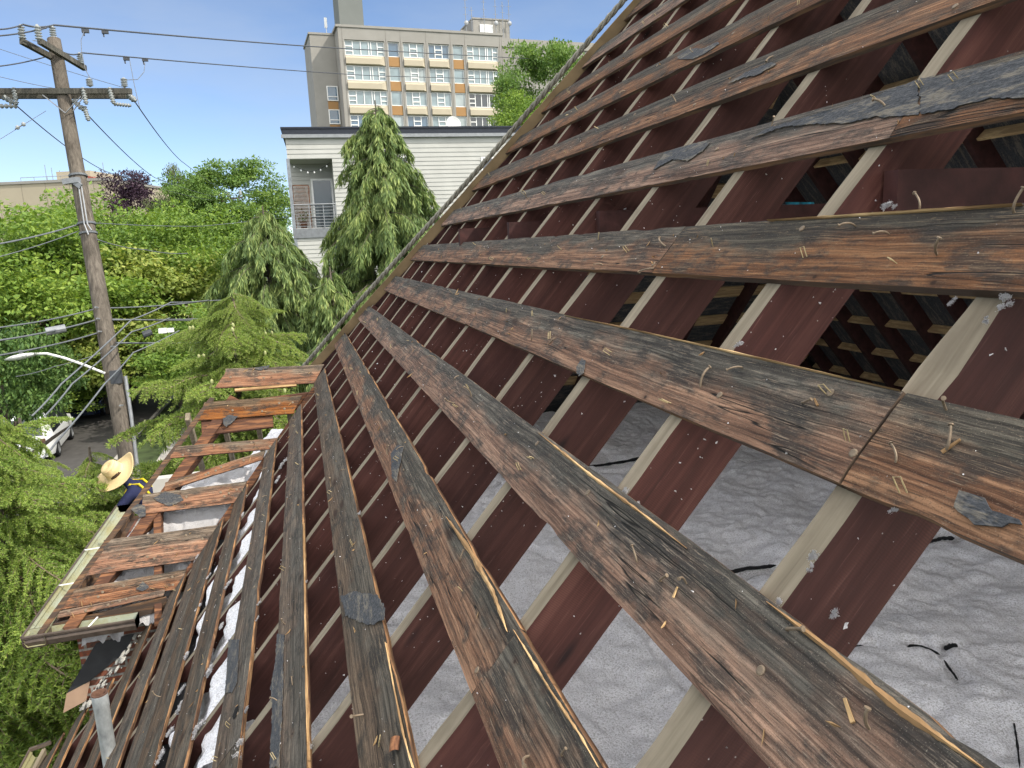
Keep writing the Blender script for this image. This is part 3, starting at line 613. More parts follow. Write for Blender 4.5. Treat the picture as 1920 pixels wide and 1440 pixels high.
for a in ((-2, 0, 1478, 1182, NLM[1], .5, .3, .2, 1.5), (-2, 0, 1635, 1370, NLM[0], 1.6, .2, .1, 1.4, .005), (-2, 0, 1602, 1357, CHM[0], 2.6), (-2, 0, 1240, 1090, NLM[1], .9, .6, 0, 1.3), (-2, 0, 1288, 1095, NLM[2], 2.2, .4, .3, 1.1), (-2, 0, 1195, 1055, NLM[1], 2.9, .7, 0, 1.2), (-2, 0, 1264, 1122, CHM[1], 1.9),
          (-1, 0, 1768, 850, CHM[0], 1.1, 0, 0, .9), (-1, 0, 1775, 846, NLM[1], 2.2, .8, 0, 1.3), (-1, 0, 1680, 868, NLM[1], 2.8, 1.0, 0, 1.1), (-1, 0, 1775, 770, NLM[2], 2.6, .3, .2, 1.2), (-1, 0, 1695, 925, STM[0], .4, -.4, 0, 1.4), (-1, 1, 1505, 755, NLM[1], .7, .9, 0, 1.2), (-1, 1, 1393, 690, NLM[2], 1.0, .5, 0, 1.2), (-1, 1, 1535, 762, CHM[1], 2.6),
          (0, 0, 1605, 425, NLM[2], 1.1, .3, 0, 1.3), (0, 0, 1668, 440, NLM[2], 1.0, .3, 0, 1.1), (0, 0, 1757, 478, NLM[0], 1.3, .4, 0, 1.5), (0, 0, 1902, 400, NLM[1], 1.4, .2, 0, 1.4), (0, 0, 1725, 392, NLM[1], 2.7, .8, 0, 1.3), (0, 0, 1510, 483, STM[0], .3, -.5, 0, 1.3), (0, 1, 1337, 462, STM[0], -.5, -.4, 0, 1.2), (-3, 0, 993, 1418, NLM[1], .2, .5, 0, 1.5), (-3, 0, 1056, 1418, NLM[1], 1.2, .4, 0, 1.0), (-3, 1, 863, 1052, NLM[1], 2.0, .9, 0, 1.2), (-5, 0, 518, 1427, STM[0], .9, -.4, 0, 1.6), (-5, 0, 535, 1170, NLM[0], 1.5, .2, 0, 1.3)):
    put(*a)
# felt scraps left under the staples
def scrap(o, pts, seed, label=None, th=.0022, name='felt_scrap', mt=None):
    """pts: outline in board-local x,y (metres)"""
    inv = o.matrix_world.inverted(); rnd = random.Random(seed); P = np.array(pts, float); out = []
    for i in range(len(P)):
        a, c = P[i], P[(i + 1) % len(P)]; n = max(2, int(np.linalg.norm(c - a) / .012))
        for t in np.linspace(0, 1, n, endpoint=False): out.append(a + (c - a) * t + np.array([rnd.uniform(-1, 1), rnd.uniform(-1, 1)]) * .0035)
    out = np.array(out); ce = out.mean(0); n = len(out)
    zz = TH + .0032 + .003 * np.array([vn(p[0] * 12, p[1] * 12, seed) for p in out])
    mb = MB(); vs = [(*p, z + th) for p, z in zip(out, zz)] + [(*p, z) for p, z in zip(out, zz)]
    fs = [tuple(range(n))] + [(i, n + i, n + (i + 1) % n, (i + 1) % n) for i in range(n)] + [tuple(n + i for i in range(n))[::-1]]
    mb.add(vs, fs); return link(name, mb.mesh(name, mt or M['felt']), o, None, label)
def scrap_px(o, px, seed, label=None):
    inv = o.matrix_world.inverted(); pts = []
    for p in px:
        u, v = on_roof(*p); q = inv @ Vector(rp_w(u, v)); pts.append((q.x, q.y))
    return scrap(o, pts, seed, label)
c1 = COURSE[1]
scrap_px(c1[0], [(1728, 150), (1800, 136), (1918, 112), (1990, 98), (1990, 180), (1918, 188), (1860, 186), (1790, 205), (1728, 216)], 1, 'long strip of gritty black felt')
scrap_px(c1[1], [(1408, 262), (1440, 243), (1600, 197), (1724, 152), (1724, 216), (1640, 222), (1580, 233), (1520, 235), (1470, 240)], 2, 'tapering end of a gritty felt strip')
scrap_px(c1[1], [(1226, 320), (1248, 287), (1320, 266), (1332, 268), (1318, 285), (1290, 303), (1262, 300), (1240, 312)], 3, 'torn blue black felt scrap')
scrap_px(COURSE[2][0], [(1366, 158), (1400, 137), (1450, 118), (1458, 122), (1420, 143), (1395, 148)], 4, 'thin tongue of black felt')
scrap_px(COURSE[3][0], [(1270, 108), (1292, 92), (1318, 92), (1346, 80), (1350, 84), (1318, 104), (1300, 112), (1276, 113)], 5, 'torn black felt scrap')
scrap_px(COURSE[-1][0], [(1788, 955), (1805, 925), (1850, 940), (1862, 962), (1905, 972), (1918, 985), (1880, 990), (1830, 985)], 6, 'gritty felt patch')
scrap_px(COURSE[-3][1], [(735, 850), (748, 835), (758, 838), (752, 870), (744, 905), (736, 895)], 7, 'small pointed felt scrap')
scrap_px(COURSE[-4][0], [(640, 1120), (665, 1110), (710, 1118), (724, 1140), (722, 1162), (700, 1172), (678, 1168), (650, 1155)], 8, 'stuck felt flap with torn lower edge')
scrap_px(COURSE[-5][0], [(521, 1190), (534, 1190), (532, 1300), (526, 1440), (508, 1440), (512, 1320), (509, 1290), (517, 1250)], 9, 'felt strip along the lower side')
scrap_px(COURSE[-1][1], [(1082, 690), (1092, 674), (1099, 676), (1096, 700), (1086, 708)], 10, 'blob of felt cement')
scrap_px(COURSE[-6][1], [(430, 1200), (450, 1200), (446, 1280), (436, 1300), (424, 1300)], 11, 'blue grey felt strip')
# curled copper coloured chip on the eleventh course and pale splits along edges
mb = MB(); t = np.linspace(0, 2.3, 10); Pq = np.array([[(.016 * math.cos(a) - .016, yy, .016 * math.sin(a)) for yy in (-.020, -.007, .007, .020)] for a in t]); mb.grid(Pq); Pq2 = Pq * [.86, 1, .86]; mb.grid(Pq2[::-1])
u, v = on_roof(752, 1395); q = COURSE[-4][0].matrix_world.inverted() @ Vector(rp_w(u, v)); c_ = mb.build('curled_chip', M['brownwood'], COURSE[-4][0], Matrix.Translation((q.x, q.y, TH + .004)) @ Matrix.Rotation(1.2, 4, 'Z'), True, 'curled copper coloured wood chip')
def split(o, px, seed, w=.012):
    """a fresh pale split along a board edge, following pixels measured on the board"""
    inv = o.matrix_world.inverted(); P = [inv @ Vector(rp_w(*on_roof(*p))) for p in px]; rnd = random.Random(seed)
    Q = np.array([(p.x, p.y) for p in P]); n = 40; tt = np.linspace(0, 1, n); d = np.concatenate([[0], np.cumsum(np.linalg.norm(np.diff(Q, axis=0), axis=1))]); d /= d[-1]
    c = np.stack([np.interp(tt, d, Q[:, 0]), np.interp(tt, d, Q[:, 1])], 1); G = []
    for i, p in enumerate(c):
        ww = w * (.35 + .9 * abs(fbm(i * .35, seed, 2, 3))) * min(1, 4 * min(i, n - 1 - i) / n + .15)
        G.append([(p[0], p[1] + ww, TH + .0035), (p[0], p[1], TH + .006 + .002 * vn(i * .7, seed, 1)), (p[0], p[1] - ww, TH + .0025), (p[0], p[1] - ww, TH - .006)])
    mb = MB(); mb.grid(np.array(G)); return link('pale_split', mb.mesh('pale_split', M['splint']), o)
u, v = on_roof(443, 1337); q = COURSE[-6][0].matrix_world.inverted() @ Vector(rp_w(u, v)); scrap(COURSE[-6][0], [(q.x + .03 * math.cos(a) * 1.4, q.y + .02 * math.sin(a)) for a in np.linspace(0, 6.28, 9)[:-1]], 77, 'dark knot hole', .0005, 'knot_hole', plain('knot_hole_black', (.006, .005, .005), .95))
split(COURSE[-3][1], [(838, 970), (880, 1030), (925, 1110), (953, 1185)], 3, .016)
split(COURSE[-2][0], [(1010, 812), (1110, 893), (1200, 960), (1290, 1030)], 4, .007)
split(COURSE[-2][0], [(1440, 1130), (1560, 1222), (1680, 1325), (1850, 1445)], 5, .010)
split(COURSE[-3][0], [(965, 1182), (1030, 1290), (1090, 1380), (1125, 1440)], 6, .006)
split(COURSE[-1][1], [(1060, 592), (1180, 617), (1440, 676), (1690, 734)], 7, .004)
split(COURSE[0][0], [(1440, 414), (1560, 407), (1760, 394), (1918, 384)], 8, .004)
split(COURSE[-4][0], [(724, 1205), (740, 1290), (756, 1370), (775, 1440)], 9, .007)
split(COURSE[-5][0], [(570, 980), (572, 1100), (575, 1300), (580, 1440)], 10, .006)

# insulation crumbs and tufts spilled on the timbers
def lump(seed, r=1.0):
    mb = MB(); rs = np.random.RandomState(seed); n = 420; k = 4
    sc = np.stack([rs.randn(k) * .45, rs.randn(k) * .45, rs.rand(k) * .35], 1); P = sc[rs.randint(0, k, n)] + rs.randn(n, 3) * [.24, .24, .16]
    for p in P:
        s = .05 + .11 * rs.rand(); q = p + rs.randn(4, 3) * s * .8; mb.add(q, [(0, 1, 2), (0, 2, 3), (0, 3, 1), (1, 3, 2)])
    return mb.mesh('insulation_tuft', M['ins_white'])
LUMP = [lump(i) for i in range(5)]
TUFTS = [(368, 1048, .05), (372, 1005, .04), (455, 965, .035), (438, 1010, .03), (420, 1065, .04), (428, 1095, .045), (392, 1080, .035), (405, 1140, .05), (415, 1175, .04), (372, 1140, .045), (385, 1190, .04), (350, 1230, .05), (345, 1290, .045), (335, 1330, .05), (322, 1370, .05), (398, 1250, .05), (393, 1262, .03), (372, 1365, .055), (366, 1375, .035), (448, 1400, .05), (444, 1425, .045), (461, 1331, .025), (572, 1093, .022), (483, 1135, .03), (482, 1160, .02), (578, 1400, .028), (1172, 923, .018), (1196, 946, .014), (1385, 648, .016), (1663, 382, .020), (1678, 388, .012), (1885, 566, .020), (1852, 600, .010), (1525, 1045, .016), (1520, 1065, .010), (1460, 1128, .012), (1560, 1152, .012), (1675, 956, .010), (673, 965, .02), (628, 1325, .02), (530, 870, .06), (520, 900, .05), (505, 885, .04), (1786, 566, .012), (300, 1420, .05)]
rnd = random.Random(3)
for i, (px, py, r) in enumerate(TUFTS):
    u, v = on_roof(px, py, -.012); o = link('insulation_tuft', rnd.choice(LUMP)); o.matrix_world = roof_m(u, v, -.012) @ Matrix.Rotation(rnd.uniform(0, 6), 4, 'Z') @ Matrix.Diagonal((r * .62, r * .62, r * .42, 1))
    tag(o, 'small white tuft of loose insulation spilled on the stripped roof timbers', 'insulation tuft', 'insulation tufts on the timbers')
mb = MB()
for _ in range(900):
    j = rnd.choice(range(0, 13)); u = j * S - .068; v = max(-3.5, rnd.gauss(-1.2, 1.3))
    if v > min(2.5, v_hip(u) - .1) or v < v_low(u): continue
    n = rnd.uniform(.008, .165); p = rp_w(u - .001, v, n); s = rnd.uniform(.0012, .0042) * (1 if rnd.random() < .9 else 1.8)
    mb.add(p + np.array([[rnd.uniform(-1, 1) * s for _ in range(3)] for _ in range(6)]), [(0, 1, 2), (2, 3, 4), (4, 5, 0), (1, 3, 5), (0, 2, 4)])
for _ in range(500):
    k = rnd.choice(range(-9, 3)); v = k * BP - rnd.uniform(.01, .18) if k > -7 else -2.95 - rnd.uniform(0, .6); u = rnd.uniform(.1, 5.5); s = rnd.uniform(.001, .0026)
    mb.add(rp_w(u, v, -.025) + np.array([[rnd.uniform(-1, 1) * s for _ in range(3)] for _ in range(6)]), [(0, 1, 2), (2, 3, 4), (4, 5, 0), (1, 3, 5), (0, 2, 4)])
tag(mb.build('insulation_crumbs', M['ins_white']), 'tiny white insulation crumbs sprinkled over rafters and planks', 'insulation', kind='stuff')
# seams of white insulation packed between the low boards
def seam(v0, v1, u0, u1, seed, lb):
    n = int((u1 - u0) / .02); us = np.linspace(u0, u1, n); tt = np.linspace(0, 1, 9); G = np.zeros((n, 9, 3))
    for i, u_ in enumerate(us):
        for k_, t in enumerate(tt):
            v = v0 + (v1 - v0) * t; nn = .035 - .045 * (fbm(u_ * 9, v * 9, seed, 3)) - .05 * fbm(u_ * 1.7, seed, 4, 2) + .05 * (2 * t - 1) ** 4
            G[i, k_] = rp_w(u_, v, nn)
    mb = MB(); mb.grid(G); o = mb.build('insulation_seam', M['ins_white'], smooth=True); tag(o, lb, 'insulation', 'white seams between the low planks')
seam(-3.29, -3.08, 2.3, 6.1, 31, 'long white seam of insulation between the edge to edge planks and the next one up')
seam(-2.93, -2.66, 2.6, 6.4, 32, 'broken white seam of insulation one plank higher up the slope')

def _hp(t, n, dy): v = -1.9 + t * (V_RIDGE + 1.9); return rp_w(u_hip(v), v, n) + np.array([0, dy, 0])
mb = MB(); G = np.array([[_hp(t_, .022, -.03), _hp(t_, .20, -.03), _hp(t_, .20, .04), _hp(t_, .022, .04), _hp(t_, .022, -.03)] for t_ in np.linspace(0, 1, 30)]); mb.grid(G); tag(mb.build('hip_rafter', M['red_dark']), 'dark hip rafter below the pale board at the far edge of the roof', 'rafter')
# pale hip board, old rope along the hip, metal strip
def hip_pt(t, n): v = -1.9 + t * (V_RIDGE + 1.9); return rp_w(u_hip(v), v, n)
mb = MB(); n = 60; G = []
for i in range(n):
    t = i / (n - 1); d = .006 * vn(i * .8, 1, 2); off = np.array([0, .03, 0])
    a = hip_pt(t, .02); c = hip_pt(t, -.068 + d); G.append([a - off * 0, c, c + off, a + off])
G = np.array(G); fs = [(i * 4 + a, i * 4 + (a + 1) % 4, (i + 1) * 4 + (a + 1) % 4, (i + 1) * 4 + a) for i in range(n - 1) for a in range(4)] + [(0, 1, 2, 3), tuple((n - 1) * 4 + 3 - a for a in range(4))]
mb.add(G.reshape(-1, 3), fs); o = mb.build('hip_board', M['hipwood']); tag(o, 'pale new wooden board standing on edge along the far hip of the roof', 'board')
mb = MB()
t = np.linspace(0, 1, 420)
for s in range(3):
    P = []
    for i, x in enumerate(t):
        a = x * 170 + s * 2.094; c = hip_pt(x, -.112 - .010 * math.sin(x * 9)) + np.array([0, .045, 0]); P.append(c + .0125 * (math.cos(a) * -EA[2] + math.sin(a) * EA[0]))
    mb.tube(P, .013, 6)
o = mb.build('rope', M['rope'], smooth=True); tag(o, 'thick weathered grey rope lying along the hip edge', 'rope')
# teal rags hanging on a wire in the attic
pa = at(1470, 384, 4.6); 
mb = MB(); mb.tube([at(1380, 381, 4.6), at(1470, 384, 4.6), at(1560, 383, 4.6), at(1640, 380, 4.6)], .002, 5); tag(mb.build('wire', M['cable_dark']), 'thin dark wire strung across the attic behind the rafters', 'wire')
for x0, x1, lb in ((1476, 1500, 'left one of two teal rags hanging on the attic wire'), (1502, 1526, 'right one of two teal rags hanging on the attic wire')):
    G = []
    for i in range(9):
        y = i / 8; row = []
        for k in range(7):
            x = k / 6; row.append(at(x0 + (x1 - x0) * x + 1.5 * math.sin(y * 3 + x0), 379 + 62 * y, 4.6 + .02 * math.sin(x * 6 + x0)))
        G.append(row)
    mb = MB(); G = np.array(G); mb.grid(G); mb.grid((G + np.array([0, .012, 0]))[::-1]); tag(mb.build('rag', M['teal'], smooth=True), lb, 'rag', 'rags on the attic wire')

# ------------------------------------------------------------------ the wall dormer bay: plane falling towards the camera
BT = 1.5; BNV = np.array([0, -BT, 1.0]); BNV /= np.linalg.norm(BNV); BUP = np.array([0, 1.0, BT]); BUP /= np.linalg.norm(BUP); BP0 = np.array([0.07, 7.9, 6.27])
def on_bay(px, py, n=0.0): return on_plane(px, py, BP0 + BNV * n, BNV)
def bay_m(p, n=0.0): return frame_m(np.asarray(p) + BNV * n, (1, 0, 0), BUP, BNV)
bay_boards = []
def bay_plank(lb, tl, tr, br, bl, seed, skl=None):
    A, B_, C_, D_ = [on_bay(*p) for p in (tl, tr, br, bl)]
    s = lambda p: np.array([p[0], (p - BP0) @ BUP]); a, b_, c_, d_ = s(A), s(B_), s(C_), s(D_)
    mid0, mid1 = (a + d_) / 2, (b_ + c_) / 2; ax = mid1 - mid0; l = np.linalg.norm(ax); ang = math.atan2(ax[1], ax[0]); w = (np.linalg.norm(a - d_) * abs(math.cos(math.atan2((a - d_)[0], (a - d_)[1]))) + np.linalg.norm(b_ - c_) * abs(math.cos(math.atan2((b_ - c_)[0], (b_ - c_)[1])))) / 2
    P, fs, ms = plank_mesh(l, w, TH, seed, (a - d_)[0], (b_ - c_)[0], 1.3)
    mb = MB(); mb.v.append(P); mb.n = len(P); mb.f = [tuple(f[::-1]) for f in fs]; mb.m = ms
    o = mb.build('bay_plank', [M['board_sun'], M['edge'], M['edge_dark'], M['end']])
    ce = (mid0 + mid1) / 2; o.matrix_world = bay_m(BP0 + np.array([1, 0, 0]) * (ce[0] - BP0[0]) + BUP * ce[1], -TH) @ Matrix.Rotation(ang, 4, 'Z')
    tag(o, lb, 'plank', 'sunlit planks on the dormer roof'); bay_boards.append((o, l, w)); return o
B1 = bay_plank('broad sunlit plank along the dormer ridge', (428, 690), (607, 683), (590, 717), (403, 729), 61)
B2 = bay_plank('sunlit plank with a hanging felt scrap, next below the dormer ridge', (383, 753), (566, 741), (550, 774), (372, 789), 62)
B3 = bay_plank('narrow sunlit plank above the slanting broken one', (325, 838), (523, 820), (508, 842), (315, 859), 63)
B3b = bay_plank('slanting broken plank half fallen over the sunlit insulation', (312, 904), (500, 846), (490, 860), (306, 922), 64)
B4 = bay_plank('split plank with a square of torn felt on the dormer roof', (268, 925), (463, 904), (444, 940), (266, 966), 65)
B5 = bay_plank('widest rust brown plank on the dormer roof', (210, 1009), (418, 984), (378, 1047), (160, 1081), 66)
B6 = bay_plank('lower rust brown plank with a torn end near the gutter', (146, 1096), (350, 1074), (335, 1097), (110, 1150), 67)
B6b = bay_plank('long thin splintered strip below the lowest dormer plank', (112, 1146), (310, 1105), (306, 1117), (106, 1160), 68)
for o, l, w in bay_boards:
    rnd = random.Random(int(l * 1000))
    for _ in range(5): stick(o, 'nail_head', HDM, rnd.uniform(-.45, .45) * l, rnd.uniform(-.35, .35) * w, TH + .001, 0, sc=1.4)
    for _ in range(5): stick(o, 'splinter', rnd.choice(SPM), rnd.uniform(-.4, .4) * l, rnd.uniform(-.4, .4) * w, TH, rnd.gauss(0, .7), sc=1.3)
def bay_scrap(o, px, seed, lb):
    inv = o.matrix_world.inverted(); P = [inv @ Vector(on_bay(*p)) for p in px]; scrap(o, [(p.x, p.y) for p in P], seed, lb, .005)
bay_scrap(B4, [(288, 935), (310, 922), (338, 928), (345, 938), (332, 944), (318, 950), (303, 944)], 71, 'square of torn dark felt')
bay_scrap(B2, [(418, 785), (430, 778), (446, 781), (438, 791), (424, 801), (419, 796)], 72, 'hanging felt scrap')
bay_scrap(B6, [(255, 1105), (268, 1090), (280, 1101), (268, 1109)], 73, 'small diamond shaped felt scrap')
bay_scrap(B1, [(474, 690), (505, 686), (503, 691), (490, 695), (480, 693)], 74, 'felt scrap at the ridge')
bay_scrap(B4, [(246, 955), (258, 945), (272, 948), (274, 968), (262, 970)], 75, 'felt flap at the hip')
# framing of the dormer
HIPA = np.array([-0.96, 7.86, 6.21]); HIPB = np.array([-2.42, 6.72, 4.50]); VALA = np.array([0.05, 7.9, 6.25]); VALB = np.array([-1.36, 6.85, 4.68])
def timber(name, a, b_, w, h, lb, mt, cat='rafter', up=BNV, group='timbers of the dormer roof', k=None):
    mb = MB(); mb.bar(a, b_, w, h, 0, up); o = mb.build(name, mt); bevel(o, .004, 1); tag(o, lb, cat, group); return o
dn = -BNV * (TH + .08)
timber('hip_rafter', HIPA + dn + (.20, -.02, 0), HIPB + dn + (.20, -.02, 0), .10, .15, 'wide reddish brown hip rafter along the left edge of the dormer roof', M['brownwood'], up=BNV)
timber('ridge_beam', HIPA + (-.05, 0, -.16), VALA + (.1, 0, -.16), .04, .17, 'ridge beam under the top plank of the dormer roof', M['brownwood'], 'beam', (0, 0, 1))
p1 = on_bay(378, 803, -.05); p2 = on_bay(512, 788, -.05)
timber('cross_beam', p1, p2, .16, .035, 'flat reddish brown timber below the second dormer plank', M['brownwood'], 'beam')
timber('valley_rafter', VALA + dn + (.03, -.02, 0), VALB + dn + (.03, -.02, 0), .07, .14, 'valley rafter where the dormer roof meets the main slope', M['brownwood'], up=(.3, -.4, 1))
for (a, b_, lb) in (((297, 958), (283, 1178), 'short dormer rafter standing in front of the sunlit insulation'),):
    A = on_bay(*a, -TH - .06); B_ = on_bay(*b_, -TH - .06); B_[0] = A[0]
    timber('dormer_rafter', A + BUP * .05, BP0 + np.array([A[0] - BP0[0], 0, 0]) + BUP * ((B_ - BP0) @ BUP) - BNV * (TH + .06), .065, .12, lb, M['brownwood'])
q1 = on_bay(440, 732, -.02); q2 = on_bay(556, 722, -.02); timber('ridge_strip', q1, q2, .03, .03, 'thin bare strip of wood just under the dormer ridge', M['splint'], 'strip')
# far side framing of the dormer seen through the gap
for i in range(4):
    x = -.25 - i * .33; a = np.array([x, 7.97, 6.02]); c = a + np.array([0, 1.25, -1.85])
    c = a + np.array([0, 1, -1.3]) * min(1.1, (1.35 - i * .26)); timber('far_rafter', a, c, .045, .10, ['first', 'second', 'third', 'fourth'][i] + ' slim rafter on the far side of the dormer, counted from the main roof', M['grey'], up=(0, 1, 1), group='far rafters of the dormer')
mb = MB(); G = []
for i in range(40):
    t = i / 39; c = HIPA + (HIPB - HIPA) * t; w = .03 + .03 * vn(i * .7, 1, 3); G.append([c + np.array([-.03 - w * .6, 0, -.02 + .01 * vn(i, 2, 2)]), c + np.array([-.03, 0, .008 + .008 * vn(i * 1.3, 4, 2)]), c + np.array([.012, 0, -.004])])
mb.grid(np.array(G)); mb.grid(np.array(G)[::-1] - (0, 0, .015)); tag(mb.build('hip_edge_strip', M['edge_dark']), 'dark rotten edge strip running down the dormer hip beside the gutter', 'edge strip')
# insulation inside the dormer, in the sun
X, Y = np.meshgrid(np.linspace(-2.15, .05, 130), np.linspace(6.78, 9.3, 140)); Z = 5.26 + .10 * fbm(X * 2.2, Y * 2.2, 41, 4) + .07 * fbm(X * 7, Y * 7, 43, 3) + .025 * fbm(X * 24, Y * 24, 45, 2)
Z = np.minimum(Z, BP0[2] + (Y - BP0[1]) * BT - .27 + .30 * fbm(X * 6, Y * 6, 48, 4)); Z = np.minimum(Z, 6.2 - (Y - 7.9) * 1.3 - .15); Z = np.minimum(Z, 4.5 + (X + 2.45) * 1.08 - .30 + .05 * vn(X * 8, Y * 8, 4))
mb = MB(); mb.grid(np.stack([X, Y, Z], -1)); tag(mb.build('dormer_insulation', M['ins_sun_dim'], smooth=True), 'bright white insulation in the sun under the dormer planks', 'insulation', kind='stuff')
# walls of the dormer, eave board, gutter
b = MB(); b.span((-2.25, 7.30, 0), (-2.05, 9.7, 4.44)); b.add([(-2.26, 7.30, 0), (-2.26, 7.05, 0), (-2.26, 7.05, 4.42), (-2.26, 7.30, 4.42)], [(0, 1, 2, 3)]); b.add([(-2.26, 7.05, 0), (-1.30, 7.05, 0), (-1.30, 7.05, 4.62), (-2.26, 7.05, 4.42)], [(0, 1, 2, 3)]); b.add([(-2.26, 7.25, 0), (-1.3, 7.25, 0), (-1.3, 7.25, 4.6), (-2.26, 7.25, 4.4)], [(3, 2, 1, 0)]); b.span((-2.05, 9.5, 0), (-1.2, 9.7, 4.44))
tag(b.build('brick_wall', M['brick']), 'old red brick side wall of the dormer below its gutter', 'wall')
mb = MB(); mb.bar((-2.34, 6.81, 4.475), (-1.42, 6.81, 4.56), .025, .12, 0); mb.bar((-2.33, 6.82, 4.475), (-2.33, 9.95, 4.475), .025, .12, 0); mb.box((-1.9, 6.96, 4.41), (1.1, .30, .02)); mb.box((-2.3, 8.3, 4.41), (.3, 3.2, .02))
tag(mb.build('eave_board', M['edge_dark']), 'worn brown eave board behind the dormer gutter', 'board')
GX, GY, GZ = -2.535, 6.62, 4.535
gt = empty('rain_gutter', (GX, GY, GZ), 'brown metal gutter wrapping the dormer corner, lichen yellow inside', 'gutter')
def gutter_run(a, b_, inward, parent, w=.125, h=.105):
    """a, b_: outer lip ends; inward: unit vector to the wall"""
    a = np.asarray(a, float); b_ = np.asarray(b_, float); i = np.asarray(inward, float); z = np.array([0, 0, 1.0]); n = 24
    out = MB(); inn = MB(); prof = [(.0, 0), (-.0, -.018), (.014, -.03), (.006, -.055), (.028, -h), (w - .01, -h), (w - .004, -.005)]
    pin = [(.012, 0), (.012, -.016), (.022, -.035), (.018, -.055), (.036, -h + .012), (w - .018, -h + .012), (w - .012, -.005)]
    for pr, mb_, rev in ((prof, out, 0), (pin, inn, 1)):
        G = np.array([[a + (b_ - a) * t + i * x + z * (y + .003 * vn(t * 9, x * 30, 3)) for x, y in pr] for t in np.linspace(0, 1, n)]); mb_.grid(G if rev == 0 else G[::-1])
    rim = MB(); rim.grid(np.array([[a + (b_ - a) * t + i * x + z * y for x, y in ((-.006, -.004), (-.004, .006), (.012, .006), (.014, -.002))] for t in np.linspace(0, 1, n)]))
    o1 = out.build('gutter_outside', M['metal_brown'], parent); o2 = inn.build('gutter_inside', M['lichen'], parent); o3 = rim.build('gutter_lip', M['metal_brown'], parent)
    for o in (o1, o2, o3): o.matrix_parent_inverse = Matrix.Translation(parent.location).inverted()
    m2 = MB(); cap = [(0, 0), (.0, -.03), (.028, -h), (w - .01, -h), (w, 0)]
    for e in (b_,): m2.add([e + i * x + z * y for x, y in cap], [tuple(range(5))]); m2.add([e + i * x + z * y for x, y in cap], [tuple(range(5))[::-1]])
    o = m2.build('end_cap', M['metal_brown'], parent); o.matrix_parent_inverse = Matrix.Translation(parent.location).inverted()
gutter_run((GX, GY, GZ), (GX, 10.05, GZ), (1, 0, 0), gt, .19); gutter_run((GX, GY, GZ), (-1.66, GY, GZ), (0, 1, 0), gt, .17)
for (a, c) in (((-2.53, 7.65), (-2.34, 7.66)), ((-2.53, 8.55), (-2.34, 8.57)), ((-2.02, 6.62), (-1.99, 6.79))):
    mb = MB(); mb.bar((a[0], a[1], GZ + .004), (c[0], c[1], GZ + .004), .012, .008); o = mb.build('gutter_strap', M['white_metal'], gt); o.matrix_parent_inverse = Matrix.Translation(gt.location).inverted()
g2 = empty('rain_gutter', (-2.86, 7.2, 3.1), 'metal gutter along the low main eave in the bottom corner', 'gutter'); gutter_run((-2.88, 7.28, 3.1), (-2.88, -4, 3.1), (1, 0, 0), g2, .14)
mb = MB(); mb.bar((-2.88, 7.28, 3.095), (-2.70, 7.30, 3.12), .03, .03); o = mb.build('gutter_lip', M['metal_brown'], g2); o.matrix_parent_inverse = Matrix.Translation(g2.location).inverted()
mb = MB(); mb.bar((-2.73, 7.2, 3.05), (-2.73, -4, 3.05), .03, .16); mb.span((-2.72, -4, 2.97), (-2.1, 7.0, 2.99)); tag(mb.build('eave_board', M['grey']), 'grey eave board under the lowest planks of the main roof', 'board')
# flashing panel against the side wall and mortar rubble at its foot
YC = 7.03; n_ = (0, 1, 0)
c_ = [on_plane(px, py, (0, YC, 0), n_) for px, py in ((252, 1188), (180, 1206), (125, 1300), (120, 1334), (163, 1311), (235, 1222))]
mb = MB(); k = np.array([0, .004, 0]); e1 = c_[2] + (c_[4] - c_[3]) * 1.02
fl = [c_[0], c_[1], c_[2], e1, c_[5]]; mb.add([p for p in fl] + [p + k for p in fl], [(0, 1, 2, 3, 4), (9, 8, 7, 6, 5)] + [(i, 5 + i, 5 + (i + 1) % 5, (i + 1) % 5) for i in range(5)]); mb.add([c_[2] - k, c_[3] - k * 6, c_[4] - k * 6, e1 - k], [(0, 1, 2, 3), (3, 2, 1, 0)], 1)
tag(mb.build('flashing_panel', [M['charcoal'], M['tan']]), 'charcoal flashing panel with a tan lower end against the dormer wall', 'flashing')
rnd = random.Random(5)
def rock(r, seed):
    mb = MB(); n = 6; ph = np.linspace(0, math.pi, n)[:, None]; th_ = np.linspace(0, 2 * math.pi, 8)[None, :]; q = r * (1 + .7 * np.array([[vn(i * 1.3 + seed, (j % 7) * 1.7, 2) for j in range(8)] for i in range(n)])); mb.grid(np.stack([q * np.sin(ph) * np.cos(th_), q * np.sin(ph) * np.sin(th_), q * np.cos(ph) * .7 + 0 * th_], -1)); return mb.mesh('mortar_lump', M['mortar'])
RK = [rock(1, i) for i in range(4)]; lrnd = random.Random(2)
for i in range(150):
    t = rnd.random(); px = 250 + (150 - 250) * t + rnd.gauss(0, 6) + 5; py = 1188 + (1330 - 1188) * t + rnd.gauss(0, 6); u, v = on_roof(px, py, -.02)
    o = link('mortar_lump', RK[i % 4]); r = .006 + .034 * rnd.random() ** 4; o.matrix_world = roof_m(u, v, -.025) @ Matrix.Rotation(rnd.uniform(0, 6), 4, 'Z') @ Matrix.Diagonal((r * 1.5, r, r * .7, 1)); tag(o, 'crumbled pale mortar lump along the foot of the dormer wall', 'mortar lump', 'mortar rubble beside the dormer wall')
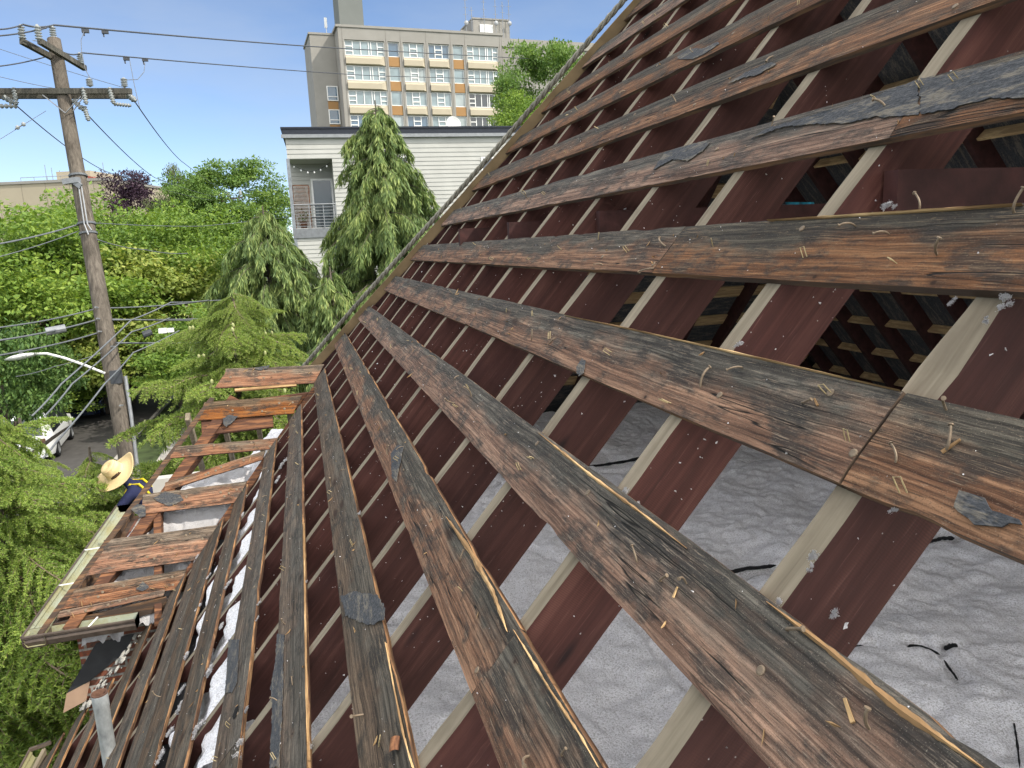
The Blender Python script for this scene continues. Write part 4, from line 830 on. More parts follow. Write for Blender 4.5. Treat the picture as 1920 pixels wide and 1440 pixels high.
# vent pipe
pb = rp_w(*on_roof(200, 1420), 0); pt = empty('vent_pipe', pb, 'galvanised vent pipe with a rusty open top standing through the low planks', 'pipe'); h = .455
mb = MB(); mb.lathe([(.043, -.35), (.043, h - .10), (.046, h - .095), (.046, h - .012), (.045, h), (.039, h), (.039, h - .25)], 28); mb.build('pipe_tube', M['galv'], pt, smooth=True)
mb = MB(); mb.lathe([(.0435, h + .0015), (.0465, h + .001), (.0468, h - .006), (.0465, h - .008)], 28); mb.lathe([(.0385, h - .22), (.0385, h + .001), (.0437, h + .0015)], 28); mb.lathe([(0, h - .12), (.0385, h - .12)], 28); mb.build('rusty_rim', M['rust'], pt, smooth=True)
# dormer rubble: splinters lying about
# ------------------------------------------------------------------ person leaning past the far end of the dormer gutter, on a ladder
HX = at(222, 888, 9.7)
per = empty('person', (HX[0] + .30, HX[1] + .05, HX[2] - 1.35), 'person in a straw hat, navy shirt and yellow harness bending beyond the dormer gutter', 'person')
def skin(name, J, E_, mt, parent, sub=2, root=0):
    me = bpy.data.meshes.new(name); me.from_pydata([j[:3] for j in J], E_, []); me.update(); o = link(name, me, parent)
    s = o.modifiers.new('skin', 'SKIN'); 
    for i, j in enumerate(J): me.skin_vertices[0].data[i].radius = (j[3], j[4] if len(j) > 4 else j[3]); me.skin_vertices[0].data[i].use_root = (i == root)
    m = o.modifiers.new('sub', 'SUBSURF'); m.levels = sub; m.render_levels = sub; me.materials.append(mt); o.data.polygons.foreach_set('use_smooth', []) if False else None; s.use_smooth_shade = True; return o
M['navy'] = plain('navy_shirt', (.014, .018, .055), .85, var=.3, scale=10); M['skin'] = plain('tanned_skin', (.34, .19, .12), .6, var=.1); M['glove'] = plain('black_glove', (.012, .012, .014), .7); M['hiviz'] = plain('yellow_webbing', (.62, .50, .02), .7, var=.1); M['trouser'] = plain('dark_trousers', (.03, .03, .035), .9)
_m = NT('woven_straw'); _c = _m.obj(False); _w = _m.n('TexWave', Scale=26.0, Distortion=2.0, Detail=2.0); _w.wave_type = 'RINGS'; _w.rings_direction = 'Z'; _m.l(_c, _w.inputs['Vector']); _n = _m.noise(_c, 60, 3); M['straw'] = _m.fin(_m.mix(_m.math('MULTIPLY', _w.outputs['Fac'], .5), (.70, .54, .29), (.48, .34, .16)), .8, _m.math('ADD', _w.outputs['Fac'], _n), .5, .006)
# local frame: origin near the pelvis; +x is to the right in the picture, z up. The back runs from pelvis up-left to the neck
J = [(.10, .10, .42, .13, .17), (.06, .06, .62, .14, .17), (.0, .02, .86, .15, .19), (-.12, .0, 1.10, .13, .19), (-.20, -.02, 1.20, .065, .065), (-.27, -.04, 1.28, .07, .07),
     (-.14, -.20, 1.11, .075, .075), (-.30, -.30, .94, .055, .055), (-.40, -.26, .74, .042, .042), (-.11, .20, 1.10, .075, .075), (-.26, .30, .92, .055, .055), (-.36, .24, .74, .042, .042),
     (.12, -.02, .38, .105, .105), (-.05, -.06, .02, .08, .08), (.06, -.06, -.36, .055, .055), (.12, .22, .38, .105, .105), (-.05, .24, .06, .08, .08), (.06, .22, -.30, .055, .055)]
E_ = [(0, 1), (1, 2), (2, 3), (3, 4), (4, 5), (3, 6), (6, 7), (7, 8), (3, 9), (9, 10), (10, 11), (0, 12), (12, 13), (13, 14), (0, 15), (15, 16), (16, 17)]
body = skin('body', J, E_, M['navy'], per)
hd = MB(); ph = np.linspace(0, math.pi, 14)[:, None]; th_ = np.linspace(0, 2 * math.pi, 21)[None, :]
hd.grid(np.stack([.095 * np.sin(ph) * np.cos(th_) * (1 + .12 * np.cos(th_) * 0), .078 * np.sin(ph) * np.sin(th_), .12 * np.cos(ph) + 0 * th_], -1)); hd.lathe([(.0, .03), (.012, .02), (.018, -.012), (.0, -.02)], 8, (-.098, 0, -.01)); 
for s in (-1, 1): hd.lathe([(0, .03), (.018, .02), (.02, -.01), (0, -.03)], 8, (.005, s * .08, 0))
RH = Matrix.Rotation(-.62, 4, 'Y') @ Matrix.Rotation(.45, 4, 'X')
HB = Matrix.Translation((-.30, -.05, 1.35))
head = hd.build('head', M['skin'], per, HB @ RH, True); 
hr = MB(); hr.grid(np.stack([.01 + .098 * np.sin(ph[:8]) * np.cos(th_), .083 * np.sin(ph[:8]) * np.sin(th_), .01 + .122 * np.cos(ph[:8]) + 0 * th_], -1)); hr.build('hair', M['glove'], head, smooth=True)
hat = MB(); k = 36; prof = [(0, .150), (.045, .152), (.078, .142), (.092, .120), (.100, .06), (.108, .012), (.125, .0), (.17, -.010), (.225, -.004), (.248, .006), (.250, .001), (.225, -.010), (.17, -.017), (.11, -.008), (.10, .0)]
vs = []
for r, z in prof:
    for j in range(k):
        a = 2 * math.pi * j / k; w_ = max(0, (r - .11) / .14); dent = -.030 * math.exp(-(r / .06) ** 2) * (abs(math.sin(a)) ** 2 * 0 + 1) * (z > .1); vs.append((r * 1.05 * math.cos(a), r * math.sin(a), z + dent + w_ * (.030 * math.cos(2 * a) + .012 * math.sin(3 * a + 1))))
hat.add(vs, [(i * k + j, i * k + (j + 1) % k, (i + 1) * k + (j + 1) % k, (i + 1) * k + j)[::-1] for i in range(len(prof) - 1) for j in range(k)])
ho = hat.build('straw_hat', M['straw'], head, Matrix.Translation((0, 0, .035)) @ Matrix.Scale(1.16, 4), True)
bd = MB(); bd.lathe([(.1035, .045), (.111, .010), (.108, .008)], 24); bd.build('hat_band', M['edge_dark'], ho, smooth=True)
hs = MB()
for s in (-1, 1): hs.tube([(.10, s * .10, .93), (.04, s * .13, 1.07), (-.06, s * .12, 1.195), (-.17, s * .11, 1.20), (-.245, s * .10, 1.08)], .017, 6)
hs.tube([(.10, -.2, .80), (.14, 0, .84), (.10, .2, .80)], .018, 6); hs.tube([(.03, -.13, .96), (.10, 0, 1.0), (.03, .13, .96)], .018, 6)
hs.build('harness', M['hiviz'], per)
for s, wx in ((-1, (-.40, -.26, .74)), (1, (-.36, .24, .74))):
    hJ = [(*wx, .034, .026), (wx[0] - .03, wx[1], wx[2] - .06, .038, .022), (wx[0] - .04, wx[1], wx[2] - .09, .036, .02)]; hE = [(0, 1), (1, 2)]
    for f_, (dy, ln) in enumerate(((-.027, .062), (-.009, .075), (.010, .070), (.027, .055))):
        b0 = len(hJ); hJ += [(wx[0] - .05, wx[1] + dy, wx[2] - .105, .0095), (wx[0] - .052 + .012, wx[1] + dy * 1.15, wx[2] - .105 - ln * .55, .0088), (wx[0] - .03 + .022, wx[1] + dy * 1.15, wx[2] - .105 - ln, .0075)]; hE += [(2, b0), (b0, b0 + 1), (b0 + 1, b0 + 2)]
    b0 = len(hJ); hJ += [(wx[0] - .025, wx[1] - s * -.035, wx[2] - .06, .011), (wx[0] - .01, wx[1] + s * .052, wx[2] - .10, .009)]; hE += [(1, b0), (b0, b0 + 1)]
    skin('gloved_hand', hJ, hE, M['glove'], per, 1)
for jy in (-.06, .22):
    mb = MB(); mb.box((.0, jy, -.43 + (.06 if jy > 0 else 0)), (.27, .10, .09)); o = mb.build('boot', M['glove'], per); bevel(o, .03, 3)
mb = MB(); ly = (-.22, .40); base = per.location
la = empty('ladder', (0, 0, 0), 'aluminium ladder leaning beside the far end of the dormer, mostly hidden', 'ladder')
for y in ly: mb.bar((base.x - .75, base.y + y, .05), (base.x + .25, base.y + y, base.z + .30), .03, .07)
o = mb.build('side_rail', M['steel'], la); mb = MB()
n = 14
for i in range(n): t = (i + .5) / n; x = base.x - .75 + 1.0 * t; mb.bar((x, base.y + ly[0], .05 + (base.z + .25) * t), (x, base.y + ly[1], .05 + (base.z + .25) * t), .03, .03)
mb.build('rung', M['steel'], la)

# ------------------------------------------------------------------ foliage makers
M['leaf_maple'] = leaf('maple_leaves', ((0.081, 0.150, 0.031), (0.177, 0.284, 0.053), (0.320, 0.418, 0.075)), .42)
M['leaf_yellow'] = leaf('yellow_green_leaves', ((0.137, 0.202, 0.043), (0.279, 0.354, 0.082), (0.479, 0.491, 0.127)), .42)
M['leaf_dark'] = leaf('dark_green_leaves', ((0.039, 0.091, 0.026), (0.091, 0.169, 0.044), (0.169, 0.260, 0.065)), .3)
M['leaf_purple'] = leaf('purple_leaves', ((.018, .010, .020), (.040, .020, .038), (.075, .042, .060)), .2)
M['leaf_birch'] = leaf('pale_birch_leaves', ((.070, .090, .040), (.130, .155, .070), (.20, .22, .10)))
M['leaf_plane'] = leaf('mid_green_leaves', ((0.074, 0.143, 0.035), (0.154, 0.258, 0.064), (0.266, 0.362, 0.099)), .42)
M['cedar'] = leaf('weeping_cedar_sprays', ((0.072, 0.126, 0.048), (0.171, 0.246, 0.080), (0.331, 0.388, 0.122)), .3)
M['needle'] = leaf('deodar_needles', ((0.113, 0.186, 0.046), (0.265, 0.361, 0.085), (0.451, 0.524, 0.131)), .4)
M['needle_dark'] = leaf('dark_deodar_needles', ((0.114, 0.199, 0.049), (0.273, 0.388, 0.085), (0.500, 0.601, 0.141)), .4)
M['bark'] = bark('grey_brown_bark', (.055, .045, .035), (.16, .135, .11)); M['twig'] = bark('pale_twig', (.12, .09, .06), (.27, .21, .15))
M['cone'] = plain('pale_green_cone', (.34, .36, .16), .7, var=.2, scale=30)
def quad_cloud(P, D, U, l, w):
    """diamond leaves at P, pointing along D, widening along U"""
    n = len(P); l = np.broadcast_to(l, n)[:, None]; w = np.broadcast_to(w, n)[:, None]
    W = np.cross(D, U); W /= np.linalg.norm(W, axis=1)[:, None] + 1e-9
    return np.stack([P, P + D * l * .5 + W * w * .5, P + D * l, P + D * l * .5 - W * w * .5], 1)
def unit(a): return a / (np.linalg.norm(a, axis=-1, keepdims=True) + 1e-9)
def crown_mesh(name, mt, rx, rz, lobes, n, leafl, seed, flat=0.0, droop=.3, low=-.5):
    """a crown centred at the origin: uneven clumps of leaves with gaps between"""
    r = np.random.RandomState(seed); C = []
    while len(C) < lobes:
        d = unit(r.randn(3)); 
        if d[2] < low: continue
        C.append((d * r.uniform(.45, .88) * [rx, rx, rz], r.uniform(.20, .38)))
    mb = MB(); per = n // lobes
    for c, rr in C:
        sub = 12; sc = c + unit(r.randn(sub, 3)) * rr * .8 * np.array([rx, rx, rz * .75]) * r.uniform(.5, 1.15, (sub, 1))
        m = per // sub
        for s_ in sc:
            o = unit(r.randn(m, 3)); o[:, 2] = o[:, 2] * .6 + .12
            P = s_ + o * (rr * .50 * rx) * r.uniform(.25, 1.0, (m, 1)) ** .6 * np.array([1.15, 1.15, .65])
            D = unit(o + r.randn(m, 3) * .8 + [0, 0, -droop]); U = unit(np.array([0, 0, 1.0]) + o * .7 + r.randn(m, 3) * .6)
            mb.quads(quad_cloud(P, D, U, r.uniform(.5, 1.6, m) * leafl, r.uniform(.4, .85, m) * leafl))
    return mb.mesh(name, mt)
def trunk_mesh(h, r, spread, crown_c, seed, mt='bark', nl=9):
    rn = random.Random(seed); mb = MB(); t = np.linspace(0, 1, 10)
    mb.tube([(.15 * math.sin(x * 3 + seed), .15 * math.cos(x * 2.2 + seed), h * x) for x in t], r * (1 - .75 * t) + .02, 9)
    for i in range(nl):
        a = rn.uniform(0, 6.28); z0 = h * rn.uniform(.35, .85); l = spread * rn.uniform(.5, .95)
        mb.tube([(l * x * math.cos(a), l * x * math.sin(a), z0 + l * (.65 * x - .12 * x * x)) for x in np.linspace(0, 1, 6)], r * .42 * (1 - .8 * np.linspace(0, 1, 6)) + .012, 6)
    return mb.mesh('trunk', M[mt])
CROWNS = {}
def tree(name, label, key, px, py_top, d, rx, rz, rot=0, group=None, trunk_r=.22):
    """a broadleaf tree whose crown top stands at that direction, d metres ahead"""
    top = at(px, py_top, d); me, tm = CROWNS[key]; e = empty(name, (top[0], top[1], 0), label, 'tree', group)
    cz = top[2] - rz * .98
    c = link('crown', me, e, Matrix.Translation((0, 0, cz)) @ Matrix.Rotation(rot, 4, 'Z') @ Matrix.Diagonal((rx, rx, rz, 1)))
    t = link('trunk', tm, e, Matrix.Diagonal((trunk_r / .22, trunk_r / .22, cz / 6.0, 1)) @ Matrix.Rotation(rot, 4, 'Z')); return e
# crowns built at unit radius, leaves sized for that
TM = trunk_mesh(6.0, .22, 2.6, 6, 3)
for key, mt, lob, n, ll, sd, dr in (('maple', 'leaf_maple', 34, 22000, .042, 1, .5), ('maple_b', 'leaf_maple', 30, 20000, .044, 2, .5), ('yellow', 'leaf_yellow', 36, 24000, .050, 3, .7), ('dark', 'leaf_dark', 30, 18000, .050, 4, .9), ('purple', 'leaf_purple', 26, 12000, .05, 5, .3), ('birch', 'leaf_birch', 22, 9000, .045, 6, 1.6), ('plane', 'leaf_plane', 40, 36000, .040, 7, .3)):
    CROWNS[key] = (crown_mesh('crown', M[mt], 1, 1, lob, n, ll, sd, droop=dr), TM)
G1 = 'broadleaf trees along the street'
tree('street_tree', 'dense green street tree at the left edge below the flat beige building', 'maple', 25, 352, 33, 5.0, 4.6, .3, G1)
tree('street_tree', 'green street tree whose top touches the beige building, left of the utility pole', 'maple_b', 95, 352, 41, 5.2, 4.8, 1.9, G1)
tree('street_tree', 'green street tree directly behind the utility pole', 'maple', 190, 366, 38, 4.6, 4.4, 2.7, G1)
tree('street_tree', 'green street tree right of the pole, under the purple tree', 'maple_b', 292, 368, 40, 4.4, 4.6, 3.9, G1)
tree('street_tree', 'tall bright street tree behind the smaller distant pole', 'maple', 372, 366, 50, 5.4, 5.2, 5.1, G1)
tree('street_tree', 'yellow green tree glowing just left of the utility pole', 'yellow', 145, 440, 36, 4.7, 4.6, .8, G1)
tree('street_tree', 'yellow green tree spreading right of the pole above the parked cars', 'yellow', 300, 455, 37, 4.6, 4.2, 2.4, G1)
tree('street_tree', 'low yellow green tree behind the street lamp', 'yellow', 185, 560, 36, 3.6, 2.8, 4.4, G1, .12)
tree('street_tree', 'small yellow green tree low between pole and lamp arm', 'yellow', 80, 615, 40, 3.6, 2.6, 5.6, G1, .12)
tree('street_tree', 'darker green tree on the left edge, leaves hanging', 'maple_b', 10, 470, 33, 3.8, 3.8, .1, G1)
tree('street_tree', 'dark leaved tree at the far left edge above the street lamp', 'dark', -25, 535, 17, 1.6, 2.4, 1.2, G1, .14)
tree('street_tree', 'green tree filling the gap behind the two weeping cedars', 'maple', 520, 560, 30, 3.6, 3.4, 2.2, G1)
tree('street_tree', 'deep green tree low behind the drooping leader of the deodar', 'maple_b', 400, 560, 33, 3.8, 3.0, .7, G1)
G2 = 'tall trees on the skyline'
tree('skyline_tree', 'tall rounded green tree on the skyline left of the white house', 'plane', 420, 294, 62, 5.6, 5.4, .5, G2, .4)
tree('skyline_tree', 'lower shoulder of skyline tree left of the white house balcony', 'plane', 352, 330, 60, 3.4, 4.2, 2.5, G2, .3)
tree('skyline_tree', 'purple leaved tree on the skyline beside the beige building', 'purple', 238, 314, 66, 3.7, 4.4, .5, G2, .3)
tree('skyline_tree', 'pale feathery birch on the skyline right of the purple tree', 'birch', 306, 300, 60, 2.3, 5.0, 1.5, G2, .2)
tree('skyline_tree', 'bright green tree on the right, half covering the tall apartment block', 'plane', 1022, 62, 46, 3.6, 5.4, 3.1, G2, .35)
tree('skyline_tree', 'green tree cut off by the hip edge of the stripped roof', 'maple', 1112, 92, 44, 3.2, 4.0, 1.4, G2, .35)
tree('skyline_tree', 'low dense green tree behind the parapet of the white house', 'maple_b', 975, 160, 43, 2.6, 3.0, 4.4, G2, .3)
for (px, py, d, rx, rz, ro, lb) in ((-140, 420, 36, 6, 5, .2, 'green street tree outside the left edge, only its branches showing'), (60, 690, 34, 3, 1.7, .9, 'low clipped shrub on the far side of the road left of the van'), (250, 610, 47, 4, 2.4, 3.9, 'shadowy tree over the parked cars behind the pole')):
    tree('street_tree', lb, 'maple_b', px, py, d, rx, rz, ro, G1)

# ------------------------------------------------------------------ weeping cedars
def weeping(name, label, px, py_top, d, rmax, seed, nb=150, skew=0.0):
    top = at(px, py_top, d); H = top[2]; r = np.random.RandomState(seed); mb = MB(); tb = MB()
    tb.tube([(0, 0, 0), (0, 0, H * .5), (0.02, 0, H * .85), (0, 0, H)], [.20, .14, .07, .015], 9)
    for i in range(nb):
        f = ((i + .5) / nb) ** .85; z = H - .12 - f * (H - 1.0); a = i * 2.39996 + r.uniform(-.4, .4)
        l = rmax * (f ** .62) * r.uniform(.55, 1.12) + .12; rise = l * r.uniform(-.05, .30)
        t = np.linspace(0, 1, 9); dx, dy = math.cos(a), math.sin(a)
        B = np.stack([dx * l * t, dy * l * t, z + rise * np.sin(t * 2.2) - l * .42 * t ** 2.2], 1)
        tb.tube(B, np.linspace(.026, .004, 9) * (.5 + .8 * f), 5)
        ns = int(9 + 22 * l)
        for s in range(ns):
            tt = r.uniform(.12, 1.0) ** .75; k = tt * 8; i0 = min(7, int(k)); p = B[i0] + (B[i0 + 1] - B[i0]) * (k - i0)
            sl = r.uniform(.22, .62) * (.45 + .55 * f) + .06; m = int(8 + sl * 32); side = r.uniform(-1, 1)
            q = np.linspace(0, 1, m); o = np.array([-dy, dx, 0]) * side * .16 * l ** .5 + np.array([dx, dy, 0]) * .05
            Pq = p + o * (q[:, None] ** .6) + np.stack([0 * q, 0 * q, -sl * q ** 1.25], 1) + r.randn(m, 3) * .018
            D = unit(np.stack([dx * .2 + r.randn(m) * .27, dy * .2 + r.randn(m) * .27, -.9 + r.randn(m) * .2], 1)); U = unit(r.randn(m, 3) + [dx, dy, .5])
            mb.quads(quad_cloud(Pq, D, U, r.uniform(.14, .30, m), r.uniform(.022, .046, m)))
    e = empty(name, (top[0], top[1], 0), label, 'tree', 'weeping cedars'); mb.build('crown', M['cedar'], e); tb.build('trunk', M['bark'], e); return e
weeping('weeping_cedar', 'tall weeping cedar with a thin pointed top standing against the white house', 703, 188, 21, 3.7, 11, 340)
weeping('weeping_cedar', 'shorter weeping cedar with hanging sprays, left of the white house corner', 492, 386, 21, 3.9, 12, 300)
weeping('weeping_cedar', 'dark weeping cedar low in front of the white house, cut off by the roof hip', 618, 500, 19.5, 2.4, 13, 150)

# ------------------------------------------------------------------ deodar cedars close to the house
def bough_mesh(L_, seed, mt, dens=1.0):
    r = np.random.RandomState(seed); nd = MB(); t = np.linspace(0, 1, 14)
    stem = np.stack([L_ * t, .06 * L_ * np.sin(t * 4 + seed), L_ * (.10 * t - .34 * t ** 2.3)], 1); nd.tube(stem, np.linspace(.020, .004, 14), 6, 1)
    nt_ = int(L_ / .034)
    for i in range(nt_):
        f = (i + .5) / nt_; k = f * 13; i0 = min(12, int(k)); p = stem[i0] + (stem[i0 + 1] - stem[i0]) * (k - i0); sd = 1 if i % 2 else -1
        l = (.42 * L_ * (1 - f) ** .7 * min(1, f * 5 + .25) + .07) * r.uniform(.6, 1.15); an = sd * r.uniform(.7, 1.15)
        q = np.linspace(0, 1, 8); dx, dy = math.cos(an), math.sin(an)
        T = p + np.stack([dx * l * q, dy * l * q, l * (.08 * q - .62 * q ** 1.9) + r.uniform(-.02, .02)], 1); nd.tube(T, np.linspace(.006, .0018, 8), 4, 1)
        ntf = max(6, int(l / .0085 * dens)); u = r.uniform(.02, 1, ntf) * 7; j0 = np.minimum(6, u.astype(int)); pp = T[j0] + (T[j0 + 1] - T[j0]) * (u - j0)[:, None]; tg = unit(T[j0 + 1] - T[j0])
        for _ in range(4):
            D = unit(tg * .55 + unit(r.randn(ntf, 3)) * .9 + [0, 0, .12]); nd.quads(quad_cloud(pp, D, unit(r.randn(ntf, 3)), r.uniform(.032, .060, ntf), r.uniform(.0085, .0135, ntf)))
    return nd.mesh('branch', [mt, M['twig']])
BG = {k: [bough_mesh(1.5, s, M[m_]) for s in (1, 2, 3)] for k, m_ in (('light', 'needle'), ('dark', 'needle_dark'))}
def cone_mesh():
    mb = MB(); mb.lathe([(0, 0), (.020, .008), (.029, .03), (.031, .055), (.026, .082), (.012, .10), (0, .103)], 12)
    return mb.mesh('cone', M['cone'])
CM = cone_mesh()
def deodar(label, base, H, spec, key, seed, lean=(0, 0)):
    """spec: list of (height, azimuth in degrees, length, pitch)"""
    r = random.Random(seed); e = empty('deodar_cedar', base, label, 'tree', 'deodar cedars beside the house')
    ax = lambda z: np.array([lean[0] * (z / H) ** 2, lean[1] * (z / H) ** 2, z])
    mb = MB(); mb.tube([ax(z) for z in np.linspace(0, H * .97, 10)], np.linspace(.17, .02, 10), 10); mb.build('trunk', M['bark'], e)
    for i, (z, az, l, pt) in enumerate(spec):
        a = math.radians(az); me = BG[key][i % 3]; s = l / 1.5; p = ax(z)
        m = Matrix.Translation(p) @ Matrix.Rotation(a, 4, 'Z') @ Matrix.Rotation(-pt, 4, 'Y') @ Matrix.Rotation(r.uniform(-.35, .35), 4, 'X') @ Matrix.Diagonal((s, s * r.uniform(.9, 1.1), s, 1))
        br = link('branch', me, e, m)
        if key == 'light' and l > .8 and i % 2 == 0:
            for c in range(2):
                f = r.uniform(.35, .8); q = Matrix.Translation((1.5 * f, .06 * 1.5 * math.sin(f * 4 + 1 + i % 3), 1.5 * (.10 * f - .34 * f ** 2.3) + .01)); k = .75 / s; link('cone', CM, br, q @ Matrix.Rotation(pt, 4, 'Y') @ Matrix.Scale(k, 4))
    return e
r_ = random.Random(8)
def whorls(H, z0, l0, l1, n, seed, top_droop=True, amin=0, amax=360):
    r = random.Random(seed); out = []
    for i in range(n):
        f = i / (n - 1); z = H - .1 - f * (H - z0); az = amin + ((i * 137.5 + r.uniform(-25, 25)) % (amax - amin)); l = l0 + (l1 - l0) * f ** .75
        out.append((z, az, l * r.uniform(.75, 1.15), r.uniform(-.15, .35) - (.5 if f < .08 else 0)))
    return out
TB = at(420, 560, 12.0); TBx = (TB[0], TB[1], 0)
deodar('bright deodar cedar with a drooping top and pale upright cones, beyond the dormer roof', TBx, 7.15, whorls(7.1, 2.0, .65, 2.9, 96, 21), 'light', 5, (.15, 0))
TC = at(-40, 760, 8.6); TCx = (TC[0], TC[1], 0)
deodar('large deodar cedar filling the lower left corner, its branches reaching towards the dormer gutter', TCx, 6.2, whorls(6.1, .8, .60, 2.45, 96, 22), 'dark', 6, (0, 0))
TD = at(60, 1000, 11.0)
deodar('bright deodar cedar behind the straw hat, lower left of the dormer', (TD[0], TD[1], 0), 5.6, whorls(4.9, .8, .5, 2.3, 60, 23), 'light', 7, (.1, 0))

TE = at(158, 850, 13.2)
deodar('lower bright deodar cedar just beyond the straw hat, above the pavement', (TE[0], TE[1], 0), 4.5, whorls(4.35, .8, .5, 2.0, 54, 29), 'light', 9, (.1, 0))
# ------------------------------------------------------------------ buildings
def pr(o, p): o.parent = p; return o
# white sided house
pl = at(533, 240, 31.0); prr = at(1000, 242, 33.6); wd = (prr - pl)[:2]; W_ = np.linalg.norm(wd); HT = pl[2]
wh = empty('white_house', (0, 0, 0), 'white lap sided apartment house with a flat dark roof edge and a corner balcony', 'house', None, wall_m((pl[0], pl[1], 0), wd))
_m = NT('white_lap_siding'); _c = _m.obj(False); _n = _m.noise(_c, 1.2, 4); M['siding'] = _m.fin(_m.ramp(_n, (.3, (.36, .36, .335)), (.7, (.42, .42, .39))), .55, spec=.3)
def siding(mb, x0, x1, z0, z1, y=0.0, ex=.18, lip=.022):
    n = int((z1 - z0) / ex); ex = (z1 - z0) / n
    for i in range(n):
        a = z0 + i * ex; c = a + ex; mb.add([(x0, y - lip, a), (x1, y - lip, a), (x1, y, c), (x0, y, c), (x0, y, a), (x1, y, a)], [(0, 1, 2, 3), (4, 5, 1, 0)])
W2 = W_ + 8; mb = MB()
bx1 = 1.85; bz0, bz1 = HT - 4.15, HT - 1.25
siding(mb, 0, W2, bz1, HT - .28); siding(mb, bx1, W2, bz0, bz1); siding(mb, .05, W2, 0, bz0)
siding(mb, .0, bx1, bz0, bz1, 1.9); mb.span((bx1, .01, bz0), (bx1 + .02, 1.9, bz1)); mb.span((.0, 0, bz1 - .02), (bx1, 1.9, bz1)); mb.span((0.0, .02, 0), (.03, 12, bz0)); mb.span((0, .02, bz1), (.03, 12, HT - .28)); mb.span((.03, 11.9, 0), (W2, 12, HT - .3)); mb.span((W2 - .02, .02, 0), (W2, 12, HT - .3)); mb.span((0, 1.95, bz0), (.03, 12, bz1))
mb.build('wall', M['siding'], wh)
mb = MB(); mb.span((-.12, -.12, HT - .28), (W2 + .1, 12.1, HT - .02)); mb.span((-.16, -.16, HT - .05), (W2 + .1, 12.2, HT + .02)); mb.build('roof_edge', plain('dark_navy_roof_edge', (.020, .024, .035), .45), wh)
mb = MB(); mb.span((-.16, -.16, HT - .42), (W2 + .1, -.06, HT - .28)); mb.build('fascia', M['steel'], wh)
mb = MB(); mb.span((-.05, -.08, bz0 - .42), (bx1 + .15, 1.9, bz0 - .02)); mb.build('balcony_slab', plain('grey_balcony_slab', (.16, .17, .18), .7), wh)
mb = MB(); mb.span((-.05, -.05, 0), (.09, .09, HT - 1.25)); mb.build('corner_post', plain('grey_post', (.20, .22, .24), .6), wh)
mb = MB()
for i in range(8): z = bz0 + .08 + i * .13; mb.tube([(.05, -.03, z), (bx1, -.03, z)], .012 if i < 7 else .03, 6)
for x in (.7, 1.3, 1.82): mb.tube([(x, -.03, bz0), (x, -.03, bz0 + 1.0)], .018, 6)
mb.build('railing', M['steel'], wh)
mb = MB()
for i in range(12): f = i / 11; x = .14 + .56 * f; mb.bar((x - .12, .10, bz0 + .1), (x + .12, .10, bz0 + 1.75), .018, .012); mb.bar((x + .12, .12, bz0 + .1), (x - .12, .12, bz0 + 1.75), .018, .012)
mb.bar((.1, .11, bz0 + 1.8), (.76, .11, bz0 + 1.8), .04, .04); mb.bar((.1, .11, bz0), (.1, .11, bz0 + 1.8), .04, .04); mb.bar((.76, .11, bz0), (.76, .11, bz0 + 1.8), .04, .04)
o = mb.build('trellis', M['brownwood'], None, wh.matrix_world.copy()); tag(o, 'reddish wooden lattice trellis on the white house balcony', 'trellis')
mb = MB(); mb.span((.95, 1.86, bz0), (1.75, 1.895, bz1 - .75)); dr = mb.build('door', glass_mat('balcony_door_glass', (.06, .075, .08), .1), wh)
mb = MB(); mb.span((.87, 1.84, bz0), (.95, 1.895, bz1 - .67)); mb.span((1.75, 1.84, bz0), (1.83, 1.895, bz1 - .67)); mb.span((.95, 1.84, bz1 - .75), (1.75, 1.895, bz1 - .67)); mb.build('frame', M['white_metal'], dr)
mb = MB(); mb.lathe([(0, 0), (.12, 0), (.16, .28), (.14, .28), (0, .26)], 12, (.42, .28, bz0)); o = mb.build('plant_pot', M['rust'], None, wh.matrix_world.copy()); rr = np.random.RandomState(4); m2 = MB(); n_l = 160; m2.quads(quad_cloud(np.array([.42, .28, bz0 + .28]) + rr.randn(n_l, 3) * [.12, .12, .16] + [0, 0, .18], unit(rr.randn(n_l, 3) + [0, 0, .6]), unit(rr.randn(n_l, 3)), rr.uniform(.08, .16, n_l), rr.uniform(.03, .06, n_l))); m2.build('leaves', M['leaf_dark'], o); tag(o, 'potted plant in front of the balcony trellis', 'plant pot')
mb = MB(); t = np.linspace(0, 1, 20); mb.tube(np.stack([.1 + 1.65 * t, .3 + 0 * t, bz1 - .15 - .35 * np.sin(t * math.pi)], 1), .008, 5)
o = mb.build('string_lights', M['cable_dark'], None, wh.matrix_world.copy()); tag(o, 'string of small white bulbs hanging across the white house balcony', 'string lights')
b2 = MB()
for i in range(6): f = (i + .5) / 6; b2.lathe([(0, -.06), (.035, -.03), (.03, .02), (0, .04)], 8, (.1 + 1.65 * f, .3, bz1 - .2 - .35 * math.sin(f * math.pi)))
b2.build('bulb', M['white_metal'], o)
for (cx, lb) in ((.95, 'dark wire chair frame beside the trellis on the balcony'), (1.42, 'dark wire chair frame at the right end of the balcony')):
    mb = MB()
    for dx in (-.2, .2): mb.tube([(cx + dx, .5, bz0), (cx + dx, .5, bz0 + .45), (cx + dx, .9, bz0 + .45), (cx + dx, .95, bz0 + 1.0)], .014, 5); mb.tube([(cx + dx, .9, bz0), (cx + dx, .9, bz0 + .45)], .014, 5)
    mb.tube([(cx - .2, .95, bz0 + 1.0), (cx + .2, .95, bz0 + 1.0)], .014, 5); mb.box((cx, .7, bz0 + .46), (.42, .42, .03)); o = mb.build('chair', M['cable_dark'], None, wh.matrix_world.copy()); tag(o, lb, 'chair', 'chairs on the balcony')
